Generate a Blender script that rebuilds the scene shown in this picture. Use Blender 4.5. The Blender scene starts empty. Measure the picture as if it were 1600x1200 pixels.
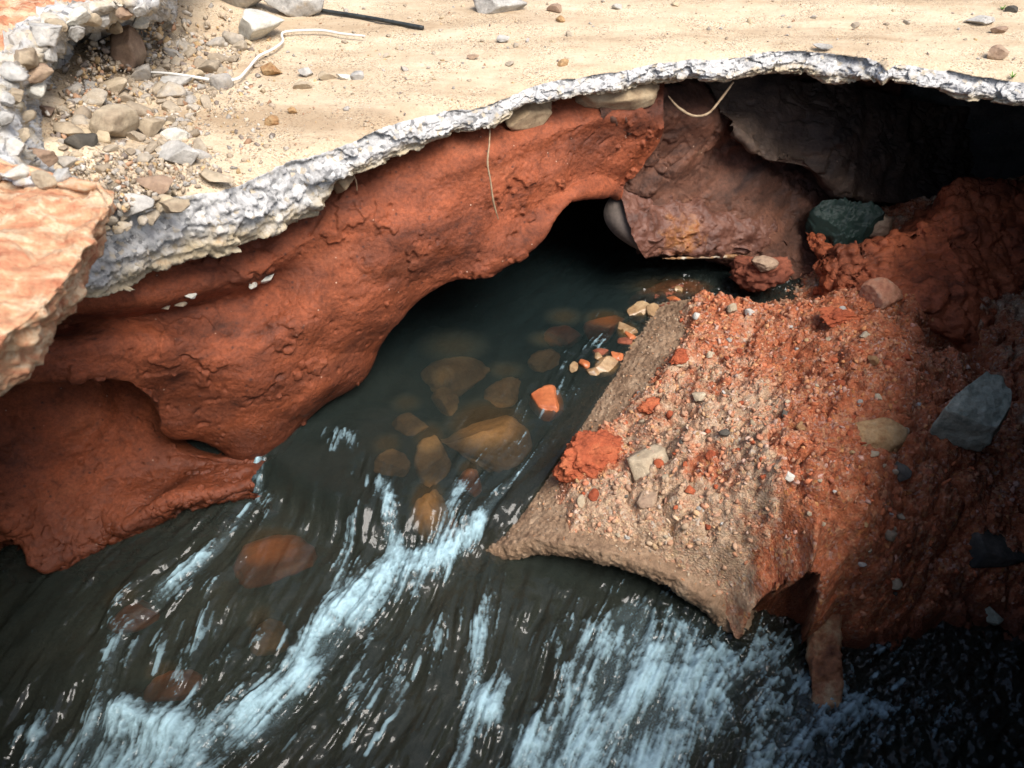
import bpy, bmesh, math, random
import numpy as np
from mathutils import Vector, Matrix

random.seed(7)
RNG = np.random.default_rng(11)
SC = bpy.context.scene
COL = SC.collection

# ------------------------------------------------------------------ camera
CAM_H = 1.2
FPX = 1177.0
PITCH = math.radians(45)
CS, SN = math.cos(PITCH), math.sin(PITCH)
cam_d = bpy.data.cameras.new('camera')
cam_d.sensor_width = 36.0
cam_d.lens = 36.0 * FPX / 1600.0
cam_d.clip_start = 0.02
cam_d.clip_end = 2000
cam_d.dof.use_dof = True
cam_d.dof.focus_distance = 3.0
cam_d.dof.aperture_fstop = 2.8
cam = bpy.data.objects.new('camera', cam_d)
COL.objects.link(cam)
cam.location = (0, 0, CAM_H)
cam.rotation_euler = (math.pi / 2 - PITCH, 0, 0)
SC.camera = cam

# ------------------------------------------------------------------ sky, sun, exposure
SUN_EL, SUN_AZ = math.radians(60), math.radians(142)   # azimuth clockwise from +Y
w = bpy.data.worlds.new('World')
SC.world = w
w.use_nodes = True
wn = w.node_tree.nodes
bg = wn['Background']
sky = wn.new('ShaderNodeTexSky')
sky.sky_type = 'NISHITA'
sky.sun_disc = False
sky.sun_elevation = SUN_EL
sky.sun_rotation = SUN_AZ
sky.air_density = 1.0
sky.dust_density = 4.0
sky.ozone_density = 1.0
w.node_tree.links.new(sky.outputs[0], bg.inputs[0])
bg.inputs[1].default_value = 0.058
sl = bpy.data.lights.new('sun', 'SUN')
sl.energy = 1.5
sl.angle = math.radians(34)
sl.color = (1.0, 0.96, 0.91)
sun = bpy.data.objects.new('sun', sl)
COL.objects.link(sun)
sd = Vector((math.sin(SUN_AZ) * math.cos(SUN_EL), math.cos(SUN_AZ) * math.cos(SUN_EL), math.sin(SUN_EL)))
sun.rotation_euler = sd.to_track_quat('Z', 'Y').to_euler()
sun.location = sd * 20

SC.view_settings.view_transform = 'Standard'
SC.view_settings.look = 'None'
SC.view_settings.gamma = 1.0
SC.view_settings.use_curve_mapping = False
SC.view_settings.exposure = 1.75
SC.render.engine = 'CYCLES'
SC.cycles.use_denoising = True
SC.cycles.max_bounces = 8
SC.cycles.diffuse_bounces = 4
SC.cycles.transparent_max_bounces = 12
SC.cycles.caustics_reflective = False
SC.cycles.caustics_refractive = False

# ------------------------------------------------------------------ pixel <-> world
def ray(px, py):
    u = (px - 800.0) / FPX
    v = (600.0 - py) / FPX
    return np.array([u, CS + v * SN, -SN + v * CS])
def PY(px, py, Y):
    d = ray(px, py)
    return np.array([0, 0, CAM_H]) + d * (Y / d[1])
def PZ(px, py, z):
    d = ray(px, py)
    return np.array([0, 0, CAM_H]) + d * ((z - CAM_H) / d[2])
def depth_of(p):
    return p[1] * CS - (p[2] - CAM_H) * SN

# ------------------------------------------------------------------ numpy noise
def _hash(ix, iy, iz, seed):
    h = (ix.astype(np.uint32) * np.uint32(374761393) + iy.astype(np.uint32) * np.uint32(668265263)
         + iz.astype(np.uint32) * np.uint32(2147483647) + np.uint32((seed * 1274126177) & 0xffffffff))
    h = (h ^ (h >> np.uint32(13))) * np.uint32(1274126177)
    h = (h ^ (h >> np.uint32(16))) * np.uint32(2246822519)
    return h ^ (h >> np.uint32(15))
def perlin(P, seed=0):
    P = np.asarray(P, dtype=np.float32)
    sh = P.shape[:-1]
    P = P.reshape(-1, 3)
    Ff = np.floor(P)
    I = Ff.astype(np.int32)
    Fr = P - Ff
    W = Fr * Fr * Fr * (Fr * (Fr * 6 - 15) + 10)
    out = np.zeros(len(P), np.float32)
    for dx in (0, 1):
        for dy in (0, 1):
            for dz in (0, 1):
                h = _hash(I[:, 0] + dx, I[:, 1] + dy, I[:, 2] + dz, seed)
                gx = ((h & np.uint32(1023)).astype(np.float32) / 511.5 - 1)
                gy = (((h >> np.uint32(10)) & np.uint32(1023)).astype(np.float32) / 511.5 - 1)
                gz = (((h >> np.uint32(20)) & np.uint32(1023)).astype(np.float32) / 511.5 - 1)
                d = gx * (Fr[:, 0] - dx) + gy * (Fr[:, 1] - dy) + gz * (Fr[:, 2] - dz)
                wx = W[:, 0] if dx else 1 - W[:, 0]
                wy = W[:, 1] if dy else 1 - W[:, 1]
                wz = W[:, 2] if dz else 1 - W[:, 2]
                out += d * wx * wy * wz
    return out.reshape(sh)
def fbm(P, scale, octs=4, seed=0, gain=0.5, ridged=False):
    P = np.asarray(P, dtype=np.float32) * scale
    a, s, tot = 1.0, 0, 0
    for o in range(octs):
        n = perlin(P * (2.03 ** o) + 17.3 * o, seed + o)
        if ridged:
            n = 0.5 - np.abs(n) * 2
        s = s + a * n
        tot += a
        a *= gain
    return s / tot
def worley(P, scale, seed=0):
    """F1, F2 distance and a random value per cell (jitter kept small enough that 8 cells suffice)"""
    P = np.asarray(P, dtype=np.float32) * np.float32(scale)
    sh = P.shape[:-1]
    P = P.reshape(-1, 3) + np.float32(500)
    B0 = np.floor(P - np.float32(0.5)).astype(np.int32)
    F1 = np.full(len(P), 9.0, np.float32)
    F2 = np.full(len(P), 9.0, np.float32)
    ID = np.zeros(len(P), np.float32)
    for dx in (0, 1):
        for dy in (0, 1):
            for dz in (0, 1):
                cx, cy, cz = B0[:, 0] + dx, B0[:, 1] + dy, B0[:, 2] + dz
                h = _hash(cx, cy, cz, seed)
                ex = P[:, 0] - cx - 0.14 - 0.72 * (h & np.uint32(1023)).astype(np.float32) / 1023
                ey = P[:, 1] - cy - 0.14 - 0.72 * ((h >> np.uint32(10)) & np.uint32(1023)).astype(np.float32) / 1023
                ez = P[:, 2] - cz - 0.14 - 0.72 * ((h >> np.uint32(20)) & np.uint32(1023)).astype(np.float32) / 1023
                d = np.sqrt(ex * ex + ey * ey + ez * ez).astype(np.float32)
                cl = d < F1
                F2 = np.where(cl, F1, np.minimum(F2, d))
                ID = np.where(cl, (((h * np.uint32(2654435761)) >> np.uint32(9)) & np.uint32(1023)).astype(np.float32) / 1023, ID)
                F1 = np.where(cl, d, F1)
    return F1.reshape(sh), F2.reshape(sh), ID.reshape(sh)
def sstep(x, a, b):
    t = np.clip((x - a) / (b - a), 0, 1)
    return t * t * (3 - 2 * t)

# ------------------------------------------------------------------ mesh helpers
def link(name, me, mat=None, parent=None):
    o = bpy.data.objects.new(name, me)
    COL.objects.link(o)
    if mat is not None and me is not None and not me.materials:
        for m in (mat if isinstance(mat, (list, tuple)) else [mat]):
            me.materials.append(m)
    if parent is not None:
        o.parent = parent
    return o
def tag(o, label=None, cat=None, group=None, kind=None):
    if label: o['label'] = label
    if cat: o['category'] = cat
    if group: o['group'] = group
    if kind: o['kind'] = kind
    return o
def np_mesh(name, V, F, smooth=True, attrs=None, matidx=None):
    """V (n,3); F (m,k) with k = 3 or 4"""
    V = np.ascontiguousarray(V, dtype=np.float32)
    F = np.ascontiguousarray(F, dtype=np.int32)
    k = F.shape[1]
    me = bpy.data.meshes.new(name)
    me.vertices.add(len(V))
    me.vertices.foreach_set('co', V.ravel())
    me.loops.add(F.size)
    me.loops.foreach_set('vertex_index', F.ravel())
    me.polygons.add(len(F))
    me.polygons.foreach_set('loop_start', np.arange(0, F.size, k, dtype=np.int32))
    me.polygons.foreach_set('loop_total', np.full(len(F), k, np.int32))
    if smooth:
        me.polygons.foreach_set('use_smooth', np.ones(len(F), bool))
    if matidx is not None:
        me.polygons.foreach_set('material_index', np.ascontiguousarray(matidx, dtype=np.int32))
    for an, av in (attrs or {}).items():
        av = np.asarray(av, dtype=np.float32)
        if av.ndim == 1:
            a = me.attributes.new(an, 'FLOAT', 'POINT')
            a.data.foreach_set('value', np.ascontiguousarray(av))
        else:
            a = me.attributes.new(an, 'FLOAT_COLOR', 'POINT')
            a.data.foreach_set('color', np.ascontiguousarray(np.c_[av, np.ones(len(av))], dtype=np.float32).ravel())
    me.update(calc_edges=True)
    me.validate()
    return me
def grid_faces(nv, nu, wrap=False):
    iu = np.arange(nu if wrap else nu - 1)
    iv = np.arange(nv - 1)
    a = (iv[:, None] * nu + iu[None, :])
    b = (iv[:, None] * nu + (iu[None, :] + 1) % nu)
    return np.stack([a, b, b + nu, a + nu], -1).reshape(-1, 4)
def grid_normals(P):
    du = np.gradient(P, axis=1)
    dv = np.gradient(P, axis=0)
    n = np.cross(du, dv)
    n /= np.linalg.norm(n, axis=-1, keepdims=True) + 1e-9
    return n
def cubic(y, x, xi):
    """Catmull-Rom interpolation of y (n,...) known at increasing x, evaluated at xi"""
    y = np.asarray(y, float)
    x = np.asarray(x, float)
    m = np.zeros_like(y)
    dx = np.diff(x)
    sl_ = (y[1:] - y[:-1]) / dx.reshape((-1,) + (1,) * (y.ndim - 1))
    m[1:-1] = (sl_[1:] + sl_[:-1]) / 2
    m[0], m[-1] = sl_[0], sl_[-1]
    i = np.clip(np.searchsorted(x, xi) - 1, 0, len(x) - 2)
    h = dx[i]
    t = ((xi - x[i]) / h)
    sh = (-1,) + (1,) * (y.ndim - 1)
    t = t.reshape(sh); h = h.reshape(sh)
    return ((2*t**3 - 3*t**2 + 1) * y[i] + (t**3 - 2*t**2 + t) * h * m[i]
            + (-2*t**3 + 3*t**2) * y[i+1] + (t**3 - t**2) * h * m[i+1])
def resample(pts, n, key=None):
    pts = np.asarray(pts, float)
    s = np.r_[0, np.cumsum(np.linalg.norm(np.diff(pts, axis=0), axis=1))] if key is None else np.asarray(key, float)
    return cubic(pts, s, np.linspace(s[0], s[-1], n))
def net(rows, nu, nv, rowkey=None):
    """rows: list of polylines of world points -> smooth (nv,nu,3) sheet"""
    R = np.stack([resample(r, nu) for r in rows])
    k = np.arange(len(rows)) if rowkey is None else np.asarray(rowkey, float)
    return cubic(R, k, np.linspace(k[0], k[-1], nv))
def PYs(l):
    return [PY(*p) if len(p) == 3 else np.array(p[1:]) for p in l]
def tube_mesh(name, pts, radii, seg=8, rough=0.0, seed=0, n=None):
    pts = np.asarray(pts, float)
    n = n or len(pts) * 8
    c = resample(pts, n)
    rad = np.interp(np.linspace(0, 1, n), np.linspace(0, 1, len(radii)), radii)
    t = np.gradient(c, axis=0); t /= np.linalg.norm(t, axis=1, keepdims=True)
    up = np.array([0.13, 0.21, 0.97])
    a = np.cross(t, up); a /= np.linalg.norm(a, axis=1, keepdims=True)
    b = np.cross(t, a)
    th = np.linspace(0, 2 * np.pi, seg, endpoint=False)
    V = c[:, None, :] + rad[:, None, None] * (np.cos(th)[None, :, None] * a[:, None, :] + np.sin(th)[None, :, None] * b[:, None, :])
    if rough:
        V = V + grid_normals(V) * (fbm(V, 60, 3, seed) * rough)[..., None]
    F = grid_faces(n, seg, wrap=True)
    V = V.reshape(-1, 3)
    V = np.r_[V, [c[0]], [c[-1]]]
    i0, i1 = len(V) - 2, len(V) - 1
    r = np.arange(seg)
    cap0 = np.stack([r, np.full(seg, i0), np.full(seg, i0), (r + 1) % seg], 1)
    base = (n - 1) * seg
    F3 = [[*f] for f in F]
    me = bpy.data.meshes.new(name)
    faces = F.tolist() + [[int((k + 1) % seg), int(k), i0] for k in r] + [[base + int(k), base + int((k + 1) % seg), i1] for k in r]
    me.from_pydata(V.tolist(), [], faces)
    for p in me.polygons: p.use_smooth = True
    me.update()
    return me

# ------------------------------------------------------------------ materials
class NB:
    def __init__(self, name):
        self.m = bpy.data.materials.new(name)
        self.m.use_nodes = True
        self.t = self.m.node_tree
        self.n = self.t.nodes
        self.bsdf = self.n['Principled BSDF']
        self.out = self.n['Material Output']
        g = self.n.new('ShaderNodeNewGeometry')
        self.pos = g.outputs['Position']
    def L(self, a, b): self.t.links.new(a, b)
    def noise(self, scale, detail=6, rough=0.55, dist=0.0, vec=None, off=0):
        n = self.n.new('ShaderNodeTexNoise')
        n.inputs['Scale'].default_value = scale
        n.inputs['Detail'].default_value = detail
        n.inputs['Roughness'].default_value = rough
        n.inputs['Distortion'].default_value = dist
        v = vec or self.pos
        if off:
            mp = self.n.new('ShaderNodeMapping')
            mp.inputs['Location'].default_value = (off, off * 1.7, off * 0.6)
            self.L(v, mp.inputs[0]); v = mp.outputs[0]
        self.L(v, n.inputs['Vector'])
        return n.outputs['Fac']
    def voro(self, scale, feature='F1', vec=None, out='Distance', rnd=1.0):
        n = self.n.new('ShaderNodeTexVoronoi')
        n.feature = feature
        n.inputs['Scale'].default_value = scale
        n.inputs['Randomness'].default_value = rnd
        self.L(vec or self.pos, n.inputs['Vector'])
        return n.outputs[out]
    def ramp(self, fac, stops, interp='LINEAR'):
        n = self.n.new('ShaderNodeValToRGB')
        e = n.color_ramp.elements
        n.color_ramp.interpolation = interp
        while len(e) < len(stops): e.new(0.5)
        for i, (p, c) in enumerate(stops):
            e[i].position = p
            e[i].color = (c, c, c, 1) if isinstance(c, (int, float)) else (*c, 1)
        self.L(fac, n.inputs[0])
        return n.outputs[0]
    def mix(self, f, a, b, mode='MIX'):
        n = self.n.new('ShaderNodeMix')
        n.data_type = 'RGBA'
        n.blend_type = mode
        for val, sock in ((f, n.inputs[0]), (a, n.inputs[6]), (b, n.inputs[7])):
            if isinstance(val, (int, float)): sock.default_value = val
            elif isinstance(val, tuple): sock.default_value = (*val, 1)
            else: self.L(val, sock)
        return n.outputs[2]
    def math(self, op, a, b=0.0, clamp=False):
        n = self.n.new('ShaderNodeMath')
        n.operation = op; n.use_clamp = clamp
        for val, sock in ((a, n.inputs[0]), (b, n.inputs[1])):
            if isinstance(val, (int, float)): sock.default_value = val
            else: self.L(val, sock)
        return n.outputs[0]
    def attr(self, name, out='Fac'):
        n = self.n.new('ShaderNodeAttribute')
        n.attribute_name = name
        return n.outputs[out]
    def bump(self, h, strength=0.4, dist=0.01, prev=None):
        n = self.n.new('ShaderNodeBump')
        n.inputs['Strength'].default_value = strength
        n.inputs['Distance'].default_value = dist
        self.L(h, n.inputs['Height'])
        if prev is not None: self.L(prev, n.inputs['Normal'])
        return n.outputs[0]
    def done(self, col, rough=0.85, normal=None, spec=0.3):
        b = self.bsdf
        for val, sock in ((col, b.inputs['Base Color']), (rough, b.inputs['Roughness'])):
            if isinstance(val, (int, float)): sock.default_value = val
            elif isinstance(val, tuple): sock.default_value = (*val, 1)
            else: self.L(val, sock)
        b.inputs['Specular IOR Level'].default_value = spec
        if normal is not None: self.L(normal, b.inputs['Normal'])
        return self.m

def mat_sand():
    b = NB('sandy_dirt')
    base = b.ramp(b.noise(2.2, 6, 0.6), [(0.3, (0.42, 0.32, 0.21)), (0.5, (0.53, 0.42, 0.29)), (0.72, (0.62, 0.52, 0.39))])
    mott = b.ramp(b.noise(14, 5, 0.7, off=3), [(0.35, (0.40, 0.30, 0.20)), (0.65, (0.60, 0.50, 0.36))])
    c = b.mix(0.35, base, mott)
    cell = b.voro(210, out='Color')
    sp = b.n.new('ShaderNodeSeparateColor'); b.L(cell, sp.inputs[0])
    g = b.ramp(sp.outputs[0], [(0.0, (0.10, 0.075, 0.06)), (0.10, (0.20, 0.14, 0.09)), (0.2, (0.52, 0.42, 0.29)), (0.8, (0.55, 0.45, 0.32)), (0.9, (0.68, 0.60, 0.47)), (0.97, (0.42, 0.2, 0.09))], 'CONSTANT')
    patch = b.ramp(b.noise(5, 4, 0.6, off=9), [(0.42, 0.1), (0.62, 0.75)])
    c = b.mix(patch, c, g)
    cell2 = b.voro(70, out='Color')
    sp2 = b.n.new('ShaderNodeSeparateColor'); b.L(cell2, sp2.inputs[0])
    dotm = b.ramp(sp2.outputs[1], [(0.0, 1.0), (0.06, 0.0)], 'CONSTANT')
    dist = b.ramp(b.voro(70), [(0.25, 1.0), (0.4, 0.0)])
    mk = b.math('MULTIPLY', dotm, dist)
    c = b.mix(b.math('MULTIPLY', mk, 0.7), c, (0.16, 0.11, 0.07))
    mps = b.n.new('ShaderNodeMapping'); mps.inputs['Scale'].default_value = (0.5, 2.2, 1); mps.inputs['Rotation'].default_value = (0, 0, 0.3); b.L(b.pos, mps.inputs[0])
    c = b.mix(0.85, c, b.ramp(b.noise(1.8, 6, 0.65, 0.5, vec=mps.outputs[0]), [(0.34, (0.66, 0.60, 0.54)), (0.5, (0.95, 0.94, 0.92)), (0.66, (1.12, 1.14, 1.16))]), 'MULTIPLY')
    nb = b.bump(b.noise(90, 6, 0.7), 0.35, 0.006)
    nb = b.bump(b.voro(170), 0.3, 0.003, nb)
    return b.done(c, 0.9, nb, 0.2)
def mat_concrete(name='broken_concrete', tan=True):
    b = NB(name)
    base = b.ramp(b.noise(9, 7, 0.65), [(0.28, (0.26, 0.255, 0.245)), (0.42, (0.41, 0.405, 0.395)), (0.58, (0.51, 0.505, 0.495)), (0.75, (0.58, 0.565, 0.53))])
    cell = b.voro(60, out='Color')
    sp = b.n.new('ShaderNodeSeparateColor'); b.L(cell, sp.inputs[0])
    ag = b.ramp(sp.outputs[0], [(0, (0.13, 0.13, 0.13)), (0.18, (0.32, 0.315, 0.31)), (0.45, (0.50, 0.49, 0.475)), (0.78, (0.43, 0.36, 0.26)), (0.9, (0.60, 0.59, 0.56))], 'CONSTANT')
    c = b.mix(b.ramp(b.noise(40, 4), [(0.40, 0.1), (0.6, 0.85)]), base, ag)
    c = b.mix(0.9, c, b.ramp(b.noise(120, 6, 0.8, off=13), [(0.30, 0.5), (0.44, 0.95), (0.7, 1.15)]), 'MULTIPLY')
    if tan:
        t = b.attr('low')
        tn = b.math('ADD', t, b.math('MULTIPLY', b.math('SUBTRACT', b.noise(7, 5, 0.6, off=4), 0.5), 1.3))
        tc = b.ramp(b.noise(25, 5, 0.7, off=2), [(0.3, (0.33, 0.25, 0.14)), (0.55, (0.46, 0.38, 0.25)), (0.75, (0.5, 0.33, 0.17))])
        c = b.mix(b.ramp(tn, [(0.5, 0.0), (0.85, 0.85)]), c, tc)
    nb = b.bump(b.noise(70, 8, 0.75), 0.4, 0.010)
    nb = b.bump(b.noise(260, 5, 0.7), 0.3, 0.003, nb)
    return b.done(c, 0.97, nb, 0.08)
def mat_soil(name, stops, sc=3.0, fine=(0.5, 1.4), rough=(0.5, 0.85), bump=0.75, pits=0.5, spec=0.35, spots=True):
    b = NB(name)
    mpz = b.n.new('ShaderNodeMapping'); mpz.inputs['Scale'].default_value = (0.8, 0.8, 2.6); mpz.inputs['Rotation'].default_value = (0.25, 0.1, 0); b.L(b.pos, mpz.inputs[0])
    c = b.ramp(b.noise(sc, 7, 0.62, 0.5, vec=mpz.outputs[0]), stops)
    c = b.mix(0.9, c, b.ramp(b.noise(1.3, 4, 0.6, 0.3, vec=mpz.outputs[0], off=21), [(0.36, (0.50, 0.52, 0.55)), (0.52, (1.0, 1.0, 1.0)), (0.68, (1.22, 1.2, 1.18))]), 'MULTIPLY')
    f = b.ramp(b.noise(75, 8, 0.8, off=5), [(0.3, fine[0]), (0.7, fine[1])])
    c = b.mix(0.9, c, f, 'MULTIPLY')
    f2 = b.ramp(b.noise(13, 5, 0.65, 0.8, off=11), [(0.30, 0.45), (0.45, 0.95), (0.7, 1.25)])
    c = b.mix(0.85, c, f2, 'MULTIPLY')
    if spots:
        cell = b.voro(42, out='Color')
        sp = b.n.new('ShaderNodeSeparateColor'); b.L(cell, sp.inputs[0])
        mk = b.math('MULTIPLY', b.ramp(sp.outputs[0], [(0, 1.0), (0.10, 0.0)], 'CONSTANT'), b.ramp(b.voro(42), [(0.12, 1.0), (0.3, 0.0)]))
        c = b.mix(b.math('MULTIPLY', mk, 0.75), c, (0.05, 0.02, 0.015))
        mk2 = b.math('MULTIPLY', b.ramp(sp.outputs[1], [(0, 1.0), (0.03, 0.0)], 'CONSTANT'), b.ramp(b.voro(42), [(0.08, 1.0), (0.16, 0.0)]))
        c = b.mix(mk2, c, (0.5, 0.33, 0.24))
    wt = b.attr('wet')
    c = b.mix(b.math('MULTIPLY', wt, 0.62), c, (0.03, 0.010, 0.006))
    r = b.ramp(b.noise(8, 4, off=8), [(0.35, rough[0]), (0.65, rough[1])])
    r = b.math('SUBTRACT', r, b.math('MULTIPLY', wt, 0.3))
    nb = b.bump(b.noise(38, 8, 0.7), bump, 0.012)
    nb = b.bump(b.noise(170, 6, 0.75, off=1), bump * 0.8, 0.003, nb)
    if pits:
        pt = b.ramp(b.voro(30), [(0.0, 0.0), (0.28, 1.0)])
        nb = b.bump(pt, pits * 0.5, 0.006, nb)
    return b.done(c, r, nb, spec)
def mat_mound():
    b = NB('gravelly_laterite')
    red = b.ramp(b.noise(22, 6, 0.7, off=2), [(0.3, (0.22, 0.055, 0.022)), (0.5, (0.42, 0.115, 0.045)), (0.72, (0.55, 0.19, 0.085))])
    tan = b.ramp(b.noise(26, 6, 0.7, off=6), [(0.28, (0.25, 0.15, 0.095)), (0.5, (0.50, 0.345, 0.225)), (0.72, (0.62, 0.46, 0.32))])
    t = b.attr('tan')
    m = b.math('ADD', t, b.math('MULTIPLY', b.math('SUBTRACT', b.noise(6.5, 6, 0.65), 0.5), 1.5))
    c = b.mix(b.ramp(m, [(0.36, 0.0), (0.56, 1.0)]), red, tan)
    cell = b.voro(95, out='Color')
    sp = b.n.new('ShaderNodeSeparateColor'); b.L(cell, sp.inputs[0])
    g = b.ramp(sp.outputs[0], [(0, (0.07, 0.05, 0.04)), (0.12, (0.22, 0.08, 0.05)), (0.3, (0.32, 0.22, 0.14)), (0.55, (0.36, 0.13, 0.06)), (0.72, (0.48, 0.35, 0.2)), (0.86, (0.45, 0.42, 0.37)), (0.95, (0.52, 0.28, 0.09))], 'CONSTANT')
    c = b.mix(b.ramp(b.noise(12, 4, off=7), [(0.38, 0.1), (0.68, 0.55)]), c, g)
    c = b.mix(0.75, c, b.ramp(b.noise(70, 6, 0.75, off=4), [(0.3, 0.55), (0.7, 1.3)]), 'MULTIPLY')
    wet = b.attr('wet')
    c = b.mix(b.math('MULTIPLY', wet, 0.85), c, (0.11, 0.033, 0.016))
    nb = b.bump(b.noise(60, 8, 0.75), 0.7, 0.012)
    nb = b.bump(b.voro(120), 0.6, 0.006, nb)
    r = b.math('SUBTRACT', 0.88, b.math('MULTIPLY', wet, 0.5))
    return b.done(c, r, nb, 0.3)
def mat_stone(name, stops, sc=6, bump=0.5, rough=0.85, rnd=0.0, spec=0.3, bs=45):
    b = NB(name)
    f = b.noise(sc, 6, 0.65)
    if rnd:
        oi = b.n.new('ShaderNodeObjectInfo')
        f = b.math('ADD', b.math('MULTIPLY', f, 0.5), b.math('MULTIPLY', oi.outputs['Random'], rnd))
    c = b.ramp(f, stops)
    c = b.mix(0.7, c, b.ramp(b.noise(60, 6, 0.75, off=4), [(0.3, 0.6), (0.7, 1.3)]), 'MULTIPLY')
    nb = b.bump(b.noise(bs, 8, 0.7), bump, 0.012)
    nb = b.bump(b.noise(220, 5, 0.7, off=1), bump * 0.7, 0.002, nb)
    return b.done(c, rough, nb, spec)
def mat_pebbles():
    b = NB('loose_pebbles')
    c = b.attr('col', 'Color')
    c = b.mix(0.6, c, b.ramp(b.noise(160, 4, 0.7), [(0.3, 0.65), (0.7, 1.25)]), 'MULTIPLY')
    nb = b.bump(b.noise(240, 5, 0.7), 0.4, 0.002)
    return b.done(c, 0.8, nb, 0.3)
def mat_water():
    b = NB('stream_water')
    n = b.n
    foam = b.attr('foam')
    murk = b.attr('murk')
    fz = b.math('ADD', foam, b.math('MULTIPLY', b.math('SUBTRACT', b.noise(190, 5, 0.75), 0.5), 0.35))
    fac = b.ramp(fz, [(0.04, 0.0), (0.4, 0.45), (0.9, 0.86)])
    fac = b.math('MULTIPLY', fac, b.ramp(foam, [(0.01, 0.0), (0.10, 1.0)]))
    nb = b.bump(b.noise(24, 3, 0.55), 0.22, 0.015)
    nbf = b.bump(b.noise(150, 6, 0.7), 0.7, 0.012)
    tr = n.new('ShaderNodeBsdfTransparent'); tr.inputs[0].default_value = (0.84, 0.75, 0.60, 1)
    df = n.new('ShaderNodeBsdfDiffuse')
    b.L(b.ramp(murk, [(0.35, (0.070, 0.052, 0.029)), (0.64, (0.027, 0.033, 0.027)), (0.80, (0.009, 0.015, 0.015))]), df.inputs[0])  # silty shallows paler; the dark deep tone paints in the tunnel's shade
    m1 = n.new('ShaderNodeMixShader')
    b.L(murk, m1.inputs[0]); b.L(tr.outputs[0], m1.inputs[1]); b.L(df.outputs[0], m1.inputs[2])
    gl = n.new('ShaderNodeBsdfGlossy'); gl.inputs['Roughness'].default_value = 0.05
    b.L(nb, gl.inputs['Normal'])
    fr = n.new('ShaderNodeFresnel'); fr.inputs[0].default_value = 1.33
    b.L(nb, fr.inputs['Normal'])
    m2 = n.new('ShaderNodeMixShader')
    b.L(fr.outputs[0], m2.inputs[0]); b.L(m1.outputs[0], m2.inputs[1]); b.L(gl.outputs[0], m2.inputs[2])
    fb = n.new('ShaderNodeBsdfPrincipled')
    fb.inputs['Base Color'].default_value = (0.44, 0.66, 0.75, 1)  # froth colour, also lent to painted sky reflections
    fb.inputs['Roughness'].default_value = 0.3
    b.L(nbf, fb.inputs['Normal'])
    m3 = n.new('ShaderNodeMixShader')
    b.L(fac, m3.inputs[0]); b.L(m2.outputs[0], m3.inputs[1]); b.L(fb.outputs[0], m3.inputs[2])
    b.L(m3.outputs[0], b.out.inputs['Surface'])
    return b.m

LAT = [(0.28, (0.065, 0.021, 0.011)), (0.42, (0.195, 0.051, 0.021)), (0.58, (0.27, 0.071, 0.028)), (0.8, (0.33, 0.105, 0.048))]
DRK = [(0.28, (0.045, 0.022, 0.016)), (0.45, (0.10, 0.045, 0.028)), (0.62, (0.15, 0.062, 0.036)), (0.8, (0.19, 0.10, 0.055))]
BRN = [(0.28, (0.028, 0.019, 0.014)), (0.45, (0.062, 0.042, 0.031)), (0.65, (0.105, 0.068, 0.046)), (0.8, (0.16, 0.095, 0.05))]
M = {}
M['sand'] = mat_sand()
M['concrete'] = mat_concrete()
M['laterite'] = mat_soil('red_laterite', LAT)
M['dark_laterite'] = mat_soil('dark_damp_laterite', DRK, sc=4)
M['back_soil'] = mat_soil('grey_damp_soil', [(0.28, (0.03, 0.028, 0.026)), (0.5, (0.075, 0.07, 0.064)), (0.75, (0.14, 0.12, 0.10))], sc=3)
M['lit_laterite'] = mat_soil('lit_red_laterite', [(p_, tuple(min(0.6, v_ * 1.5) for v_ in c_)) for p_, c_ in LAT], sc=5)  # red laterite brightened: light on the far right bank put into its colour
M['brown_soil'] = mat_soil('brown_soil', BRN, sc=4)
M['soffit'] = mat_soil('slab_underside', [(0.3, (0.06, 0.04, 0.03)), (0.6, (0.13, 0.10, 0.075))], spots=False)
M['mound'] = mat_mound()
M['pebbles'] = mat_pebbles()
M['water'] = mat_water()
M['bed'] = mat_soil('stream_bed_mud', [(0.3, (0.035, 0.030, 0.020)), (0.55, (0.09, 0.068, 0.040)), (0.8, (0.16, 0.10, 0.05))], spots=False)
b = NB('streaky_pale_red_mud')
mpg = b.n.new('ShaderNodeMapping'); mpg.inputs['Scale'].default_value = (3.0, 9.0, 8.0); mpg.inputs['Rotation'].default_value = (0, 0, 0.35); b.L(b.pos, mpg.inputs[0])
c = b.ramp(b.noise(2.6, 8, 0.68, 0.6, vec=mpg.outputs[0]), [(0.30, (0.30, 0.10, 0.05)), (0.40, (0.46, 0.20, 0.11)), (0.50, (0.52, 0.30, 0.17)), (0.58, (0.60, 0.46, 0.31)), (0.64, (0.48, 0.24, 0.13)), (0.74, (0.66, 0.58, 0.46)), (0.85, (0.40, 0.27, 0.15))])
c = b.mix(0.8, c, b.ramp(b.noise(60, 7, 0.75, off=5), [(0.3, 0.62), (0.7, 1.3)]), 'MULTIPLY')
nb = b.bump(b.noise(30, 8, 0.7), 0.7, 0.02)
M['bank_mud'] = b.done(c, 0.8, nb, 0.25)

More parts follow.
